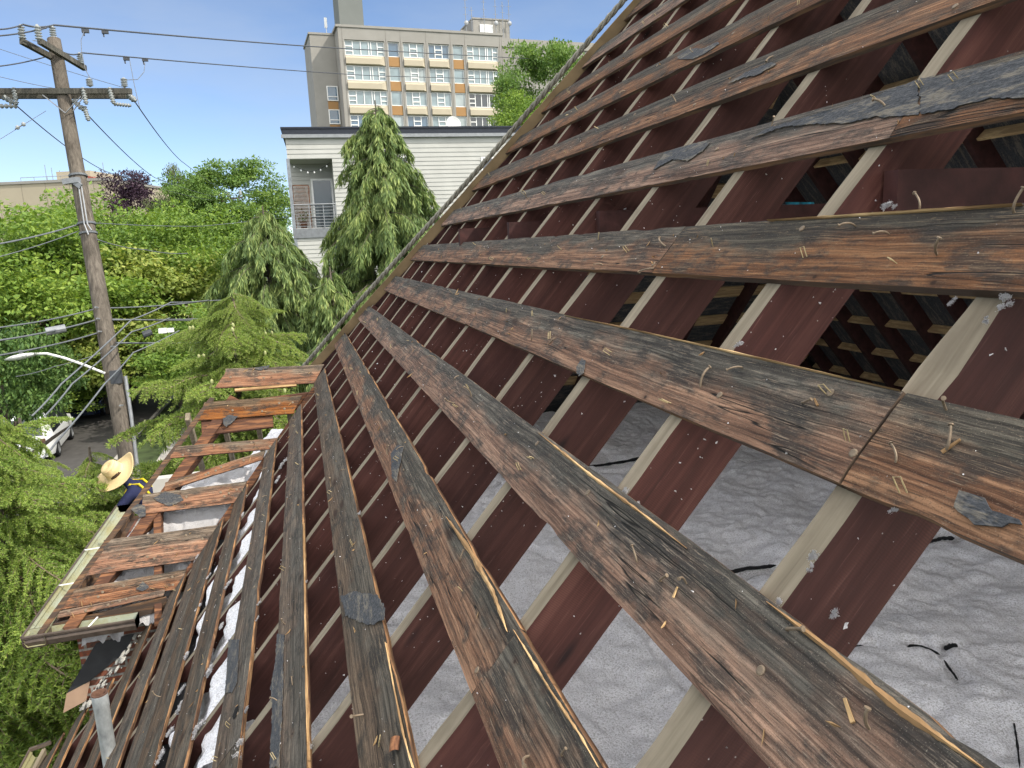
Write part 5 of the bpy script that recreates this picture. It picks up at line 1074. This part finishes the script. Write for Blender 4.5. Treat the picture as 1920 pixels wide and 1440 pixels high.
for (px, py, w, h) in ((752, 318, .55, 1.0), (914, 308, .45, .5), (640, 452, .6, 1.1)):
    p = on_plane(px, py, (pl[0], pl[1], 0), (-wd[1], wd[0], 0)); lx = (p[:2] - pl[:2]) @ wd / W_; mb = MB(); mb.span((lx - w / 2, -.03, p[2] - h / 2), (lx + w / 2, -.022, p[2] + h / 2)); wn = mb.build('window', glass_mat('dark_house_glass', (.03, .04, .05)), wh)
    mb = MB(); mb.span((lx - w / 2 - .07, -.05, p[2] + h / 2), (lx + w / 2 + .07, 0, p[2] + h / 2 + .07)); mb.span((lx - w / 2 - .07, -.05, p[2] - h / 2 - .07), (lx + w / 2 + .07, 0, p[2] - h / 2)); mb.span((lx - w / 2 - .07, -.05, p[2] - h / 2), (lx - w / 2, 0, p[2] + h / 2)); mb.span((lx + w / 2, -.05, p[2] - h / 2), (lx + w / 2 + .07, 0, p[2] + h / 2)); mb.build('frame', M['white_metal'], wn)
mb = MB(); mb.lathe([(0, 0), (.20, .04), (.33, .12), (.34, .125), (.21, .03)], 20); p = at(849, 232, 33); o = mb.build('satellite_dish', M['white_metal'], None, Matrix.Translation((p[0], p[1], HT + .16)) @ Matrix.Rotation(1.35, 4, 'X') @ Matrix.Rotation(.2, 4, 'Y')); tag(o, 'white satellite dish peeking over the flat roof edge', 'dish')

# tall apartment block
ta = at(632, 46, 96.0); tb_ = at(940, 63, 103.5); td = (tb_ - ta)[:2]; TW = np.linalg.norm(td); TH_ = ta[2]
ap = empty('apartment_block', (0, 0, 0), 'tall grey concrete apartment block with ochre window bands and a roof box', 'building', None, wall_m((ta[0], ta[1], 0), td))
M['conc'] = plain('grey_brown_concrete', (0.260, 0.249, 0.227), .9, var=.08, scale=.6, bump=.05); M['conc_light'] = plain('cream_spandrel', (0.391, 0.344, 0.259), .85, var=.06, scale=.6, bump=.05); M['ochre'] = plain('ochre_panel', (0.306, 0.174, 0.072), .8, var=.1, scale=.8, bump=.05)
M['conc_dark'] = plain('dark_grey_wall', (.155, .165, .155), .9, var=.08, scale=.5, bump=.05)
ST = 3.12; z_top = TH_ - 1.75; NS = 11
colsx = [(.033, .265, 'w'), (.285, .352, 'n'), (.375, .505, 'm'), (.530, .660, 'm'), (.682, .750, 'n'), (.772, .975, 'w')]
mb = MB(); mb.span((0, .55, 0), (TW, 14, TH_)); mb.span((0, -.0, z_top), (TW, .55, TH_)); px_ = 0.0
for a, c, _ in colsx: mb.span((px_ * TW, 0, 0), (a * TW, .55, z_top)); px_ = c
mb.span((px_ * TW, 0, 0), (TW, .55, z_top)); mb.span((-.25, -.12, TH_ - .25), (TW + .2, 14, TH_ + .05))
mb.build('wall', M['conc'], ap)
GL = [glass_mat('curtained_glass', (.22, .29, .31), .2), glass_mat('blue_reflecting_glass', (.07, .13, .19), .06), glass_mat('dark_glass', (.025, .035, .04), .05), glass_mat('pale_blind_glass', (.34, .39, .39), .3)]
ow, og, os_ = {}, {}, {}
rw = random.Random(31)
def facade_bay(a, c, kind, s):
    x0, x1 = a * TW, c * TW; zt = z_top - .05 - s * ST; zb = zt - 1.85
    g = GL[rw.choice((0, 0, 1, 1, 3)) if not (s > 1 and a > .7) else 2]
    m1 = MB(); m1.span((x0, .30, zb), (x1, .34, zt)); wn = m1.build('window', g, ap)
    fm = MB(); fr = .09
    fm.span((x0, .22, zt - fr), (x1, .30, zt)); fm.span((x0, .22, zb), (x1, .30, zb + fr)); fm.span((x0, .22, zb + fr), (x0 + fr, .30, zt - fr)); fm.span((x1 - fr, .22, zb + fr), (x1, .30, zt - fr))
    w = x1 - x0
    def ladder(u0, u1):
        fm.span((x0 + u0 * w - .05, .20, zb + fr), (x0 + u0 * w + .05, .30, zt - fr)); fm.span((x0 + u1 * w - .05, .20, zb + fr), (x0 + u1 * w + .05, .30, zt - fr))
        for k in (.30, .62): fm.span((x0 + u0 * w + .05, .21, zb + 1.85 * k - .06), (x0 + u1 * w - .05, .30, zb + 1.85 * k + .06))
    if kind == 'w':
        ladder(.01, .20); ladder(.82, .99)
        for u in (.40, .60, .66): fm.span((x0 + u * w - .05, .21, zb + fr), (x0 + u * w + .05, .30, zt - fr))
    elif kind == 'm': ladder(.32, .66)
    fm.build('frame', M['white_metal'], wn)
    sp = MB()
    if kind == 'n': sp.span((x0, .10, zb - ST + 1.9), (x1, .54, zb - .02)); sp.build('spandrel_panel', M['ochre'], ap)
    else:
        y0 = .05; zz0, zz1 = zb - ST + 1.90, zb - .04
        sp.add([(x0, .10, zz0), (x1, .10, zz0), (x1, .10, zz1), (x0, .10, zz1)], [(0, 1, 2, 3)])
        wv = (x1 - x0) * .86; sp.add([(x0, y0 - .25, zz0 + .12), (x0 + wv, y0 - .25, zz0 + .12), (x0 + wv, y0 - .25, zz1 - .35), (x0, y0 - .25, zz1 - .35), (x0, .2, zz1), (x1, .2, zz1), (x0, .1, zz0), (x0 + wv, .1, zz0), (x1, .1, zz0)], [(0, 1, 2, 3), (3, 2, 5, 4), (6, 7, 1, 0), (1, 8, 5, 2), (1, 7, 8)])
        sp.build('spandrel_panel', M['conc_light'], ap)
for s in range(5):
    for a, c, k in colsx: facade_bay(a, c, k, s)
jl = MB()
for x in (.0, .022, .275, .362, .517, .668, .76, .985, .998): jl.span((x * TW - .03, -.02, 0), (x * TW + .03, 0, z_top + .3)); jl.span((x * TW - .02, -.015, z_top + .3), (x * TW + .02, 0, TH_ - .25))
for s in range(6): jl.span((0, -.012, z_top - 1.0 - s * ST), (TW, -.004, z_top - .97 - s * ST)) if False else None
jl.build('joint_strips', plain('dark_joint', (.17, .155, .14), .9), ap, label='dark vertical joint strips of the concrete front')
mb = MB(); mb.span((-3.3, 3.2, 0), (-.02, 11, TH_ - .35)); mb.span((-3.45, 3.1, TH_ - .5), (.0, 11.1, TH_ - .25)); mb.build('side_wing', M['conc'], ap)
for s in range(5):
    zt = TH_ - 7.0 - s * ST * .97; m1 = MB(); m1.span((-1.6, 3.10, zt - 1.9), (-.25, 3.14, zt)); wn = m1.build('window', GL[1], ap); fm = MB()
    for q in (((-1.66, zt - 1.9), (-1.54, zt)), ((-.31, zt - 1.9), (-.19, zt)), ((-1.54, zt - .1), (-.31, zt)), ((-1.54, zt - 1.9), (-.31, zt - 1.8)), ((-1.54, zt - 1.40), (-.31, zt - 1.30))): fm.span((q[0][0], 3.02, q[0][1]), (q[1][0], 3.10, q[1][1]))
    fm.build('frame', M['white_metal'], wn); m2 = MB(); m2.span((-1.6, 3.12, zt - ST + .0), (-.25, 3.17, zt - 1.95)); m2.build('spandrel_panel', M['ochre'], ap)
mb = MB(); mb.span((.7, 2.2, TH_), (3.9, 7, TH_ + 6.0)); mb.span((.6, 2.1, TH_ + 5.9), (4.0, 7.1, TH_ + 6.1)); mb.build('roof_box', M['conc_dark'], ap)
mb = MB(); x0 = TW * .905; mb.span((x0, 6, TH_ - 2), (x0 + 5.6, 12, TH_ + 3.6)); mb.span((x0 - .1, 5.9, TH_ + 3.5), (x0 + 5.7, 12.1, TH_ + 3.7)); mb.span((x0 - 1.6, 7, TH_), (x0, 12, TH_ + 2.2)); mb.build('lift_house', M['conc'], ap)
mb = MB(); mb.span((TW + .3, 5, 0), (TW + 22, 16, TH_ + .6)); mb.span((TW + .3, 4.8, TH_ - .4), (TW + 22, 16, TH_ + .75)); mb.build('rear_wing', M['conc'], ap)
mb = MB(); mb.span((x0 + 1.0, 5.85, TH_ + 1.2), (x0 + 3.0, 5.95, TH_ + 2.8)); mb.build('roof_panel', M['white_metal'], ap)
for i, (dx, h, dish) in enumerate(((-1.2, 6.5, 1), (-.3, 5.0, 0), (1.6, 6.4, 0), (3.4, 7.0, 1), (4.5, 6.0, 0), (5.5, 7.2, 1))):
    mb = MB(); mb.tube([(x0 + dx, 5.6, TH_), (x0 + dx, 5.6, TH_ + h)], .05, 6); 
    for k in (.6, .75, .9): mb.tube([(x0 + dx - .35, 5.6, TH_ + h * k), (x0 + dx + .35, 5.6, TH_ + h * k)], .025, 5)
    an = mb.build('antenna_mast', M['steel'], ap)
    if dish: m2 = MB(); m2.lathe([(0, .10), (.25, .05), (.34, 0), (.0, .02)], 16); m2.build('antenna_dish', M['steel'], an, Matrix.Translation((x0 + dx, 5.4, TH_ + h * .42)) @ Matrix.Rotation(1.57, 4, 'X'))
mb = MB(); mb.tube([(-.9, 4, TH_ - .3), (-.9, 4, TH_ + 1.4)], .05, 6); mb.span((-1.1, 3.9, TH_ + .6), (-.75, 4.1, TH_ + 1.9)); mb.build('antenna_mast', M['white_metal'], ap)

# flat beige building far left
ba = at(-60, 333, 70.0); bb_ = at(197, 333, 70.0); bc = at(330, 376, 92.0); dv = (bb_ - ba)[:2]; BWd = np.linalg.norm(dv); BH = bb_[2]
bl = empty('beige_building', (0, 0, 0), 'long flat roofed beige panelled building above the street trees', 'building', None, wall_m((ba[0], ba[1], 0), dv))
M['beige'] = plain('beige_panel_wall', (0.352, 0.308, 0.229), .9, var=.07, scale=.4, bump=.05)
mb = MB(); mb.span((-12, 0, 0), (BWd, 26, BH - .25)); mb.build('wall', M['beige'], bl)
mb = MB(); mb.span((-12, -.12, BH - .25), (BWd + .12, 26, BH)); mb.build('parapet', M['conc'], bl)
mb = MB()
for i in range(10): x = BWd - 1.2 - i * 2.3; mb.span((x - .025, -.012, 0), (x + .025, 0, BH - .25))
mb.span((-12, -.014, BH - 3.4), (BWd, -.002, BH - 3.36)); mb.build('panel_joints', plain('beige_joint', (.24, .21, .16), .9), bl, label='thin dark joints between wall panels')
for i in range(4): mb = MB(); x = BWd - 3.2 - i * 5.2; mb.span((x, -.05, BH - 5.6), (x + 1.6, -.015, BH - 4.0)); mb.build('window', GL[1], bl)
for i in range(3): mb = MB(); mb.span((BWd + .001, 3 + i * 5, BH - 5.0), (BWd + .04, 4.6 + i * 5, BH - 3.6)); mb.build('window', GL[1], bl)
p = at(122, 312, 74); q = bl.matrix_world.inverted() @ Vector(p); mb = MB(); mb.span((q.x - .8, 4, BH), (q.x + 2.6, 10, BH + 1.2)); mb.build('roof_cabin', M['beige'], bl)
p = at(157, 330, 74); q = bl.matrix_world.inverted() @ Vector(p); mb = MB(); x_ = q.x; mb.add([(x_ - .6, 3.9, BH + .02), (x_ + 1.6, 3.9, BH + .02), (x_ + 1.0, 3.9, BH + .55), (x_ - .6, 3.9, BH + 1.0), (x_ - .6, 9.9, BH + .02), (x_ + 1.6, 9.9, BH + .02), (x_ + 1.0, 9.9, BH + .55), (x_ - .6, 9.9, BH + 1.0)], [(0, 1, 2, 3), (7, 6, 5, 4), (1, 5, 6, 2), (2, 6, 7, 3), (0, 3, 7, 4)]); mb.build('roof_hood', plain('rust_red_roof', (.24, .065, .045), .7), bl)
for i, px in enumerate((64, 76, 91, 108, 124, 176)):
    p = at(px, 330, 74); q = bl.matrix_world.inverted() @ Vector(p); mb = MB(); h = (2.2, 1.9, 1.6, 1.2, 2.0, 2.2)[i]; mb.tube([(q.x, q.y + 2, BH - .2), (q.x, q.y + 2, BH + h)], .03, 5); mb.build('antenna_mast', M['steel'], bl)
mb = MB(); mb.tube([(BWd - 9, 1.5, BH + .5), (BWd - 2.5, 1.5, BH + .5)], .03, 5)
for i in range(6): mb.tube([(BWd - 9 + i * 1.3, 1.5, BH - .1), (BWd - 9 + i * 1.3, 1.5, BH + .5)], .025, 5)
mb.build('roof_railing', M['steel'], bl)

# ------------------------------------------------------------------ utility poles, lamp, wires
DP = 17.0
def P3(px, py, d=DP): return at(px, py, d)
ptop = P3(101, 74); pmid = P3(228, 790); dirp = (pmid - ptop); base = ptop + dirp * (ptop[2] / (ptop[2] - pmid[2]))
pole = empty('utility_pole', base, 'tall leaning wooden utility pole with crossarms and grey insulators in front of the street trees', 'utility pole')
def pp(mb, name, mt, label=None, smooth=False, parent=None):
    o = mb.build(name, mt, parent or pole, None, smooth, label); o.matrix_parent_inverse = (parent or pole).matrix_world.inverted() if parent is None else Matrix.Identity(4); return o
pole.matrix_world = Matrix.Translation(base)
mb = MB(); t = np.linspace(0, 1, 30); mb.tube(base + (ptop - base) * t[:, None], .225 - .085 * t, 18); pp(mb, 'pole_shaft', M['pole'], smooth=True)
def arm(a, b_, da, db, w=.10, h=.12):
    mb = MB(); mb.bar(P3(*a, DP + da), P3(*b_, DP + db), w, h); return pp(mb, 'cross_arm', M['arm'])
arm((40, 77), (98, 108), -.9, -.05); arm((74, 77), (159, 128), -.9, .9); arm((-60, 171), (246, 171), -.16, -.16); arm((-60, 180), (246, 180), .16, .16)
def insul(px, py0, py1, d, r=.075):
    a, c = P3(px, py1, d), P3(px, py0, d); h = np.linalg.norm(c - a); mb = MB(); n = 5; prof = [(.02, 0)]
    for i in range(n): z = h * (.1 + .8 * i / n); prof += [(r * .55, z), (r, z + h * .05), (r * .95, z + h * .09), (r * .55, z + h * .11)]
    prof += [(.03, h * .95), (.0, h)]; mb.lathe(prof, 14); o = mb.build('insulator', M['porcelain'], pole, None, True); o.matrix_parent_inverse = pole.matrix_world.inverted(); o.matrix_local = Matrix.Identity(4); o.matrix_world = Matrix.Translation(a)
for a in ((43, 47, 76, DP - .85), (74, 47, 78, DP - .88), (101, 49, 74, DP), (152, 99, 122, DP + .7), (169, 147, 163, DP - .1), (234, 146, 164, DP - .1)): insul(*a)
def bell(a, b_, d, r=.06, n=6, db=0):
    A, B_ = P3(*a, d), P3(*b_, d + db); mb = MB(); t = np.linspace(0, 1, n * 4); mb.tube(A + (B_ - A) * t[:, None], .02 + (r - .02) * (np.sin(t * n * 2 * math.pi) * .5 + .5), 10); o = mb.build('insulator', M['porcelain'], pole, None, True); o.matrix_parent_inverse = pole.matrix_world.inverted()
bell((26, 165), (31, 196), DP - .2); bell((31, 199), (-20, 199), DP - .1); bell((155, 165), (162, 195), DP - .2); bell((158, 200), (166, 226), DP - .1); bell((205, 165), (213, 194), DP - .2); bell((214, 195), (245, 198), DP - .1, .05); bell((240, 178), (254, 189), DP, .08, 3); bell((138, 188), (156, 206), DP, .07, 3); bell((6, 182), (26, 193), DP, .07, 3)
for a, c in (((80, 178), (123, 212)), ((123, 212), (152, 181)), ((137, 208), (156, 182)), ((62, 76), (80, 78))):
    mb = MB(); mb.bar(P3(*a, DP - .22), P3(*c, DP - .22), .04, .012); pp(mb, 'brace', M['steel'])
for py in (330, 420, 438):
    f = (py - 74) / (790 - 74); x = 101 + 127 * f; mb = MB(); c = P3(x, py); mb.tube([c - dirp / np.linalg.norm(dirp) * .022, c + dirp / np.linalg.norm(dirp) * .022], .197, 16); pp(mb, 'band', M['cable'])
mb = MB(); mb.bar(P3(120, 341, DP - .2), P3(148, 337, DP - .2), .16, .12); mb.bar(P3(136, 338, DP - .22), P3(152, 350, DP - .22), .05, .12); pp(mb, 'bracket', M['steel'])
for pts, r_ in (([P3(147, 345, DP - .2), P3(158, 420, DP - .22), P3(166, 440, DP - .24)], .016), ([P3(152, 345, DP - .2), P3(164, 420, DP - .22), P3(172, 432, DP - .24)], .016), ([P3(235, 705, DP - .05), P3(246, 780, DP - .05), P3(268, 960, DP - .05)], .04)):
    mb = MB(); mb.tube(pts, r_, 8); pp(mb, 'conduit', M['steel'])
for (px, py) in ((184, 577), (187, 598), (190, 622), (230, 760), (214, 650)):
    mb = MB(); c = P3(px, py, DP - .2); mb.tube([c, c - RW[2] * .12], .02, 6); pp(mb, 'bolt', M['steel'])
# street lamp on the pole
lm = empty('street_lamp', P3(196, 695), 'pale cobra head street lamp on a curved arm reaching left from the utility pole', 'street lamp'); lmi = Matrix.Translation(P3(196, 695)).inverted()
mb = MB(); mb.tube([P3(197, 700, DP - .2), P3(160, 685, DP - .25), P3(120, 671, DP - .3), P3(88, 663, DP - .35), P3(62, 664, DP - .4)], .030, 8); o = mb.build('arm', M['white_metal'], lm, None, True); o.matrix_parent_inverse = lmi
A, B_ = P3(66, 664, DP - .4), P3(9, 675, DP - .45); ax = B_ - A; mb = MB(); t = np.linspace(0, 1, 9); rr = np.array([.05, .09, .11, .12, .12, .115, .10, .07, .02])
G = []
for i, x in enumerate(t):
    G.append([A + ax * x + RW[2] * rr[i] * 1.1 * math.cos(a) + np.array([0, 0, 1]) * rr[i] * .55 * math.sin(a) for a in np.linspace(0, 2 * math.pi, 13)])
mb.grid(np.array(G)); o = mb.build('lamp_head', M['white_metal'], lm, None, True); o.matrix_parent_inverse = lmi
mb = MB(); c = A + ax * .45; mb.tube([c + (0, 0, .05), c + (0, 0, .15)], .045, 10); o = mb.build('photocell', M['steel'], lm); o.matrix_parent_inverse = lmi
# distant pole
d2 = 60.0; p0 = at(417, 368, d2); e2 = empty('utility_pole', (p0[0], p0[1], 0), 'small distant utility pole with a tilted crossarm among the trees', 'utility pole'); inv2 = Matrix.Translation((p0[0], p0[1], 0)).inverted()
mb = MB(); mb.tube([(p0[0], p0[1], 0), p0], [.2, .13], 10); o = mb.build('pole_shaft', M['pole'], e2); o.matrix_parent_inverse = inv2
mb = MB(); mb.bar(at(376, 380, d2), at(455, 370, d2), .12, .14); o = mb.build('cross_arm', M['arm'], e2); o.matrix_parent_inverse = inv2
for px, py in ((379, 376), (411, 372), (428, 369), (451, 366)):
    mb = MB(); c = at(px, py, d2); mb.lathe([(.03, -.05), (.12, .05), (.1, .3), (.04, .42), (0, .45)], 10, c); o = mb.build('insulator', M['porcelain'], e2); o.matrix_parent_inverse = inv2
def wire(label, pts, r=.014, sag=0.0, mt='cable', name='overhead_wire'):
    A = [at(*p) for p in pts]; P = []
    for a, c in zip(A[:-1], A[1:]):
        for t in np.linspace(0, 1, 24)[(1 if P else 0):]: P.append(a + (c - a) * t - np.array([0, 0, 1]) * sag * 4 * t * (1 - t))
    mb = MB(); mb.tube(P, r, 5); o = mb.build(name, M[mt], smooth=True); tag(o, label, 'wire', 'overhead wires'); return o
wire('topmost dark power line running right from the pole top across the apartment block', [(43, 46, 16.1), (101, 47, DP), (700, 94, 36), (1230, 120, 60)], .022, .05, 'cable_dark')
wire('second dark power line below the topmost, crossing the apartment block', [(121, 99, DP), (153, 99, DP + .7), (700, 142, 38), (1200, 153, 62)], .017, .04, 'cable_dark')
wire('power line from the topmost insulators out of the left edge', [(43, 46, 16.1), (0, 55, 15.5), (-160, 100, 13)], .016, .02, 'cable_dark')
wire('power line leaving left from the middle top insulator', [(88, 52, 16.3), (0, 67, 15.6), (-160, 105, 13)], .016, .02, 'cable_dark')
wire('power line leaving the left edge just below the upper crossarms', [(84, 107, DP), (0, 124, 15.5), (-160, 170, 13)], .014, .02, 'cable_dark')
wire('thin wire descending behind the pole to the right end of the long crossarm', [(-80, 60, 18), (0, 92, 18), (235, 165, 18.5)], .007, .02)
wire('thin wire from the left edge to the pole just above the long crossarm', [(-80, 130, 16), (0, 144, 16), (104, 166, DP)], .007, .01)
wire('line slanting down right from the left end of the long crossarm', [(33, 200, DP), (200, 322, 30), (402, 376, 60)], .014, .15, 'cable_dark')
wire('line slanting down right from the middle of the long crossarm', [(166, 217, DP), (290, 333, 34), (420, 372, 60)], .014, .12, 'cable_dark')
wire('line slanting down right from the right end of the long crossarm', [(254, 192, DP), (340, 302, 33), (440, 369, 60)], .014, .12, 'cable_dark')
wire('pale guy wire with a strain insulator at the upper left', [(-60, 292, 15), (0, 261, 15.4), (86, 208, DP)], .006, .0)
mb = MB(); 
for px, py in ((33, 239), (44, 233)): mb.lathe([(0, -.05), (.04, -.03), (.04, .03), (0, .05)], 8, at(px, py, 15.9))
mb.tube([at(28, 242, 15.85), at(48, 231, 15.95)], .012, 5); tag(mb.build('strain_insulator', M['porcelain'], smooth=True), 'small pair of strain insulators on the pale guy wire', 'insulator')
wire('jumper wire looping down between the two power lines right of the pole top', [(158, 58, 18.5), (152, 75, 18), (153, 100, DP + .7), (160, 130, DP + .2), (169, 147, DP)], .008, 0)
wire('jumper wire dropping from the second power line to the right crossarm end', [(243, 112, 21), (252, 160, 19), (262, 202, DP + 1)], .009, 0)
wire('curved jumper wire from the second line to the right insulator', [(272, 117, 21.5), (270, 135, 20), (258, 149, 18), (236, 150, DP)], .008, .0)
for i, (px, py, d, lb) in enumerate(((160, 58, 18.5, 'dark clamp on the topmost power line nearest the pole'), (197, 60, 20, 'dark clamp on the topmost power line, second from the pole'), (237, 110, 21, 'dark clamp on the second power line nearest the pole'), (272, 112, 22, 'dark clamp on the second power line, farther from the pole'))):
    mb = MB(); mb.box(at(px, py, d), (.16, .08, .09)); mb.tube([at(px - 3, py + 3, d), at(px - 2, py + 9, d)], .02, 5); tag(mb.build('line_clamp', M['cable_dark']), lb, 'clamp', 'clamps on the power lines')
wire('grey telephone cable from the pole band out of the left edge', [(150, 420, DP), (0, 457, 15), (-160, 500, 13)], .018, .03)
wire('thinner telephone cable leaving left just below the pole band', [(150, 432, DP), (0, 481, 15), (-160, 530, 13)], .010, .03)
wire('thin cable running level to the right from the pole band', [(176, 418, DP), (380, 424, 26), (640, 395, 42)], .010, .03)
wire('short cable sagging right from below the pole band', [(182, 449, DP), (270, 468, 22), (352, 475, 27)], .014, .05)
wire('cable crossing behind the deodar top, highest of the low bundle', [(-160, 655, 12), (0, 614, 14), (182, 578, DP), (390, 564, 20), (700, 543, 26)], .016, .04)
wire('cable with a closure box, second of the low bundle', [(-160, 680, 12), (0, 638, 14), (186, 598, DP), (480, 597, 21), (660, 586, 26)], .020, .04)
wire('cable third of the low bundle, passing straight behind the hip', [(210, 600, DP), (480, 594, 21), (660, 592, 26)], .014, .02)
wire('bright cable lowest of the bundle on the right of the pole', [(216, 643, DP), (480, 640, 21), (650, 632, 26)], .022, .02)
wire('cable lowest of the bundle on the left of the pole', [(-160, 705, 12), (0, 666, 14), (190, 622, DP)], .018, .04)
wire('thick service cable rising right past the street lamp, upper one', [(60, 780, 13), (115, 720, 14), (246, 600, DP), (320, 567, 18), (392, 563, 20)], .018, .02)
wire('thick service cable rising right past the street lamp, lower one', [(84, 780, 13), (135, 720, 14), (247, 622, DP), (318, 596, 18)], .017, .02)
wire('thick service cable crossing the foot of the pole in front of the van', [(60, 880, 11.5), (105, 830, 12), (196, 720, 14), (250, 661, DP), (336, 620, 18)], .017, .02)
wire('thin low cable from the lamp arm down to the left edge', [(30, 706, 14), (100, 688, 15.5), (200, 658, DP)], .008, .02)
for (a, c, r, lb) in (((86, 622), (123, 615), .085, 'grey cable closure box on the wire left of the pole'), ((268, 628), (284, 622), .08, 'dark round cable closure right of the pole')):
    mb = MB(); mb.tube([at(*a, 15.5 if a[0] < 200 else 17.5), at(*c, 15.7 if a[0] < 200 else 17.6)], r, 10); tag(mb.build('cable_closure', M['steel'] if a[0] < 200 else M['cable_dark']), lb, 'cable box', 'closures on the wires')
mb = MB(); mb.box(at(305, 620, 18), (.18, .1, .12)); mb.box(at(320, 619, 18.1), (.14, .1, .10)); tag(mb.build('cable_closure', M['white_metal']), 'pair of small white splice boxes on the wire behind the deodar', 'cable box', 'closures on the wires')
mb = MB(); mb.box(P3(218, 706, DP - .1), (.22, .2, .30)); pp(mb, 'meter_box', M['cable_dark'])

# ------------------------------------------------------------------ parked cars
def car(label, loc, heading, paint, van=False):
    e = empty('parked_van' if van else 'parked_car', loc, label, 'van' if van else 'car', 'vehicles parked along the street'); e.rotation_euler = (0, 0, heading)
    L_, W_2, H = (4.9, .98, 1.9) if van else (4.4, .88, 1.45)
    xs = np.linspace(-L_ / 2, L_ / 2, 27); G = []
    for x in xs:
        f = (x + L_ / 2) / L_
        if van: top = np.interp(f, [0, .03, .12, .72, .90, .97, 1], [.7, 1.2, H * .99, H, 1.12, 1.0, .6])
        else: top = np.interp(f, [0, .03, .16, .30, .55, .72, .95, 1], [.5, .86, .95, 1.38, H, .98, .80, .45])
        belt = min(top, 1.02 if van else .90); nar = np.interp(f, [0, .1, .9, 1], [.80, 1, 1, .78]); tw = W_2 * nar
        inn = .80 if top > belt + .1 else .96
        G.append([(x, -tw * .94, .24), (x, -tw, .5), (x, -tw, belt - .05), (x, -tw * (inn + .03), belt + (top - belt) * .55), (x, -tw * inn * .93, top - .05), (x, -tw * .5, top), (x, tw * .5, top), (x, tw * inn * .93, top - .05), (x, tw * (inn + .03), belt + (top - belt) * .55), (x, tw, belt - .05), (x, tw, .5), (x, tw * .94, .24)])
    G = np.array(G); mb = MB(); mb.grid(G); mb.add(G[0], [tuple(range(12))]); mb.add(G[-1], [tuple(range(12))[::-1]]); mb.build('body', paint, e, smooth=True)
    gm_ = glass_mat('dark_car_glass', (.02, .025, .03)); zb = .98 if van else .92; zt = H - .14
    sx = (-L_ * .38, L_ * .27) if van else (-L_ * .22, L_ * .12)
    for s in (-1, 1):
        for (a, c) in ((sx[0], (sx[0] + sx[1]) / 2 - .06), ((sx[0] + sx[1]) / 2 + .06, sx[1])):
            mb = MB(); y0, y1 = s * (W_2 * .985 + .004), s * (W_2 * .80 + .012); mb.add([(a, y0, zb), (c, y0, zb), (c - .05, y1, zt), (a + .05, y1, zt)], [(0, 1, 2, 3), (3, 2, 1, 0)]); mb.build('window', gm_, e)
        for xw in (-L_ * .31, L_ * .31):
            mb = MB(); n = 22; prof = [(.20, -.1), (.32, -.1), (.335, -.07), (.335, .07), (.32, .1), (.20, .1)]; mb.lathe(prof, n); wm = Matrix.Translation((xw, s * (W_2 - .08), .335)) @ Matrix.Rotation(math.pi / 2, 4, 'X'); w = mb.build('wheel', M['glove'], e, wm, True)
            mb = MB(); mb.lathe([(0, -.09), (.20, -.085), (.205, -.1), (.205, .1), (.20, .085), (0, .09)], n); mb.build('rim', M['steel'], w, smooth=False)
        mb = MB(); mb.box((L_ * .485, s * W_2 * .62, .72), (.10, .30, .16)); bevel(mb.build('headlight', M['white_metal'], e), .03); mb = MB(); mb.box((-L_ * .490, s * W_2 * .68, .85), (.06, .18, .25)); bevel(mb.build('tail_light', M['rust'], e), .02)
        mb = MB(); mb.box((L_ * .22, s * (W_2 + .10), 1.0), (.12, .20, .14)); bevel(mb.build('mirror', paint, e), .03)
    xw0, xw1 = (L_ * .385, L_ * .235) if van else (L_ * .20, L_ * .07); mb = MB(); mb.add([(xw0, -W_2 * .80, zb + .12), (xw0, W_2 * .80, zb + .12), (xw1, W_2 * .66, zt + .03), (xw1, -W_2 * .66, zt + .03)], [(0, 1, 2, 3), (3, 2, 1, 0)]); mb.build('windscreen', gm_, e)
    mb = MB(); xr = -L_ * .475 if van else -L_ * .30; mb.add([(xr, -W_2 * .7, zb + .1), (xr, W_2 * .7, zb + .1), (xr + (.12 if van else .30), W_2 * .62, zt), (xr + (.12 if van else .30), -W_2 * .62, zt)], [(0, 1, 2, 3), (3, 2, 1, 0)]); mb.build('rear_window', gm_, e)
    return e
def ground_at(px, py):
    d = ray(px, py); return CW + d * (CW[2] / -d[2])
g = ground_at(75, 845); car('white van parked at the kerb behind the lower left branches', (g[0], g[1], .012), math.radians(96), plain('white_car_paint', (.62, .63, .63), .3, var=.05, spec=.5), True)
g = ground_at(172, 772); car('dark blue car parked in shade left of the utility pole', (g[0], g[1], .012), math.radians(-88), plain('dark_blue_paint', (.012, .022, .065), .25, var=.05, spec=.6))
g = ground_at(250, 712); car('dark car parked under the trees right of the utility pole', (g[0], g[1], .012), math.radians(-92), plain('black_paint', (.02, .021, .024), .25, var=.05, spec=.6))
g = ground_at(20, 742); car('pale car half hidden under the trees at the left edge', (g[0], g[1], .012), math.radians(-88), plain('silver_paint', (.36, .36, .36), .3, .3, var=.05, spec=.6))
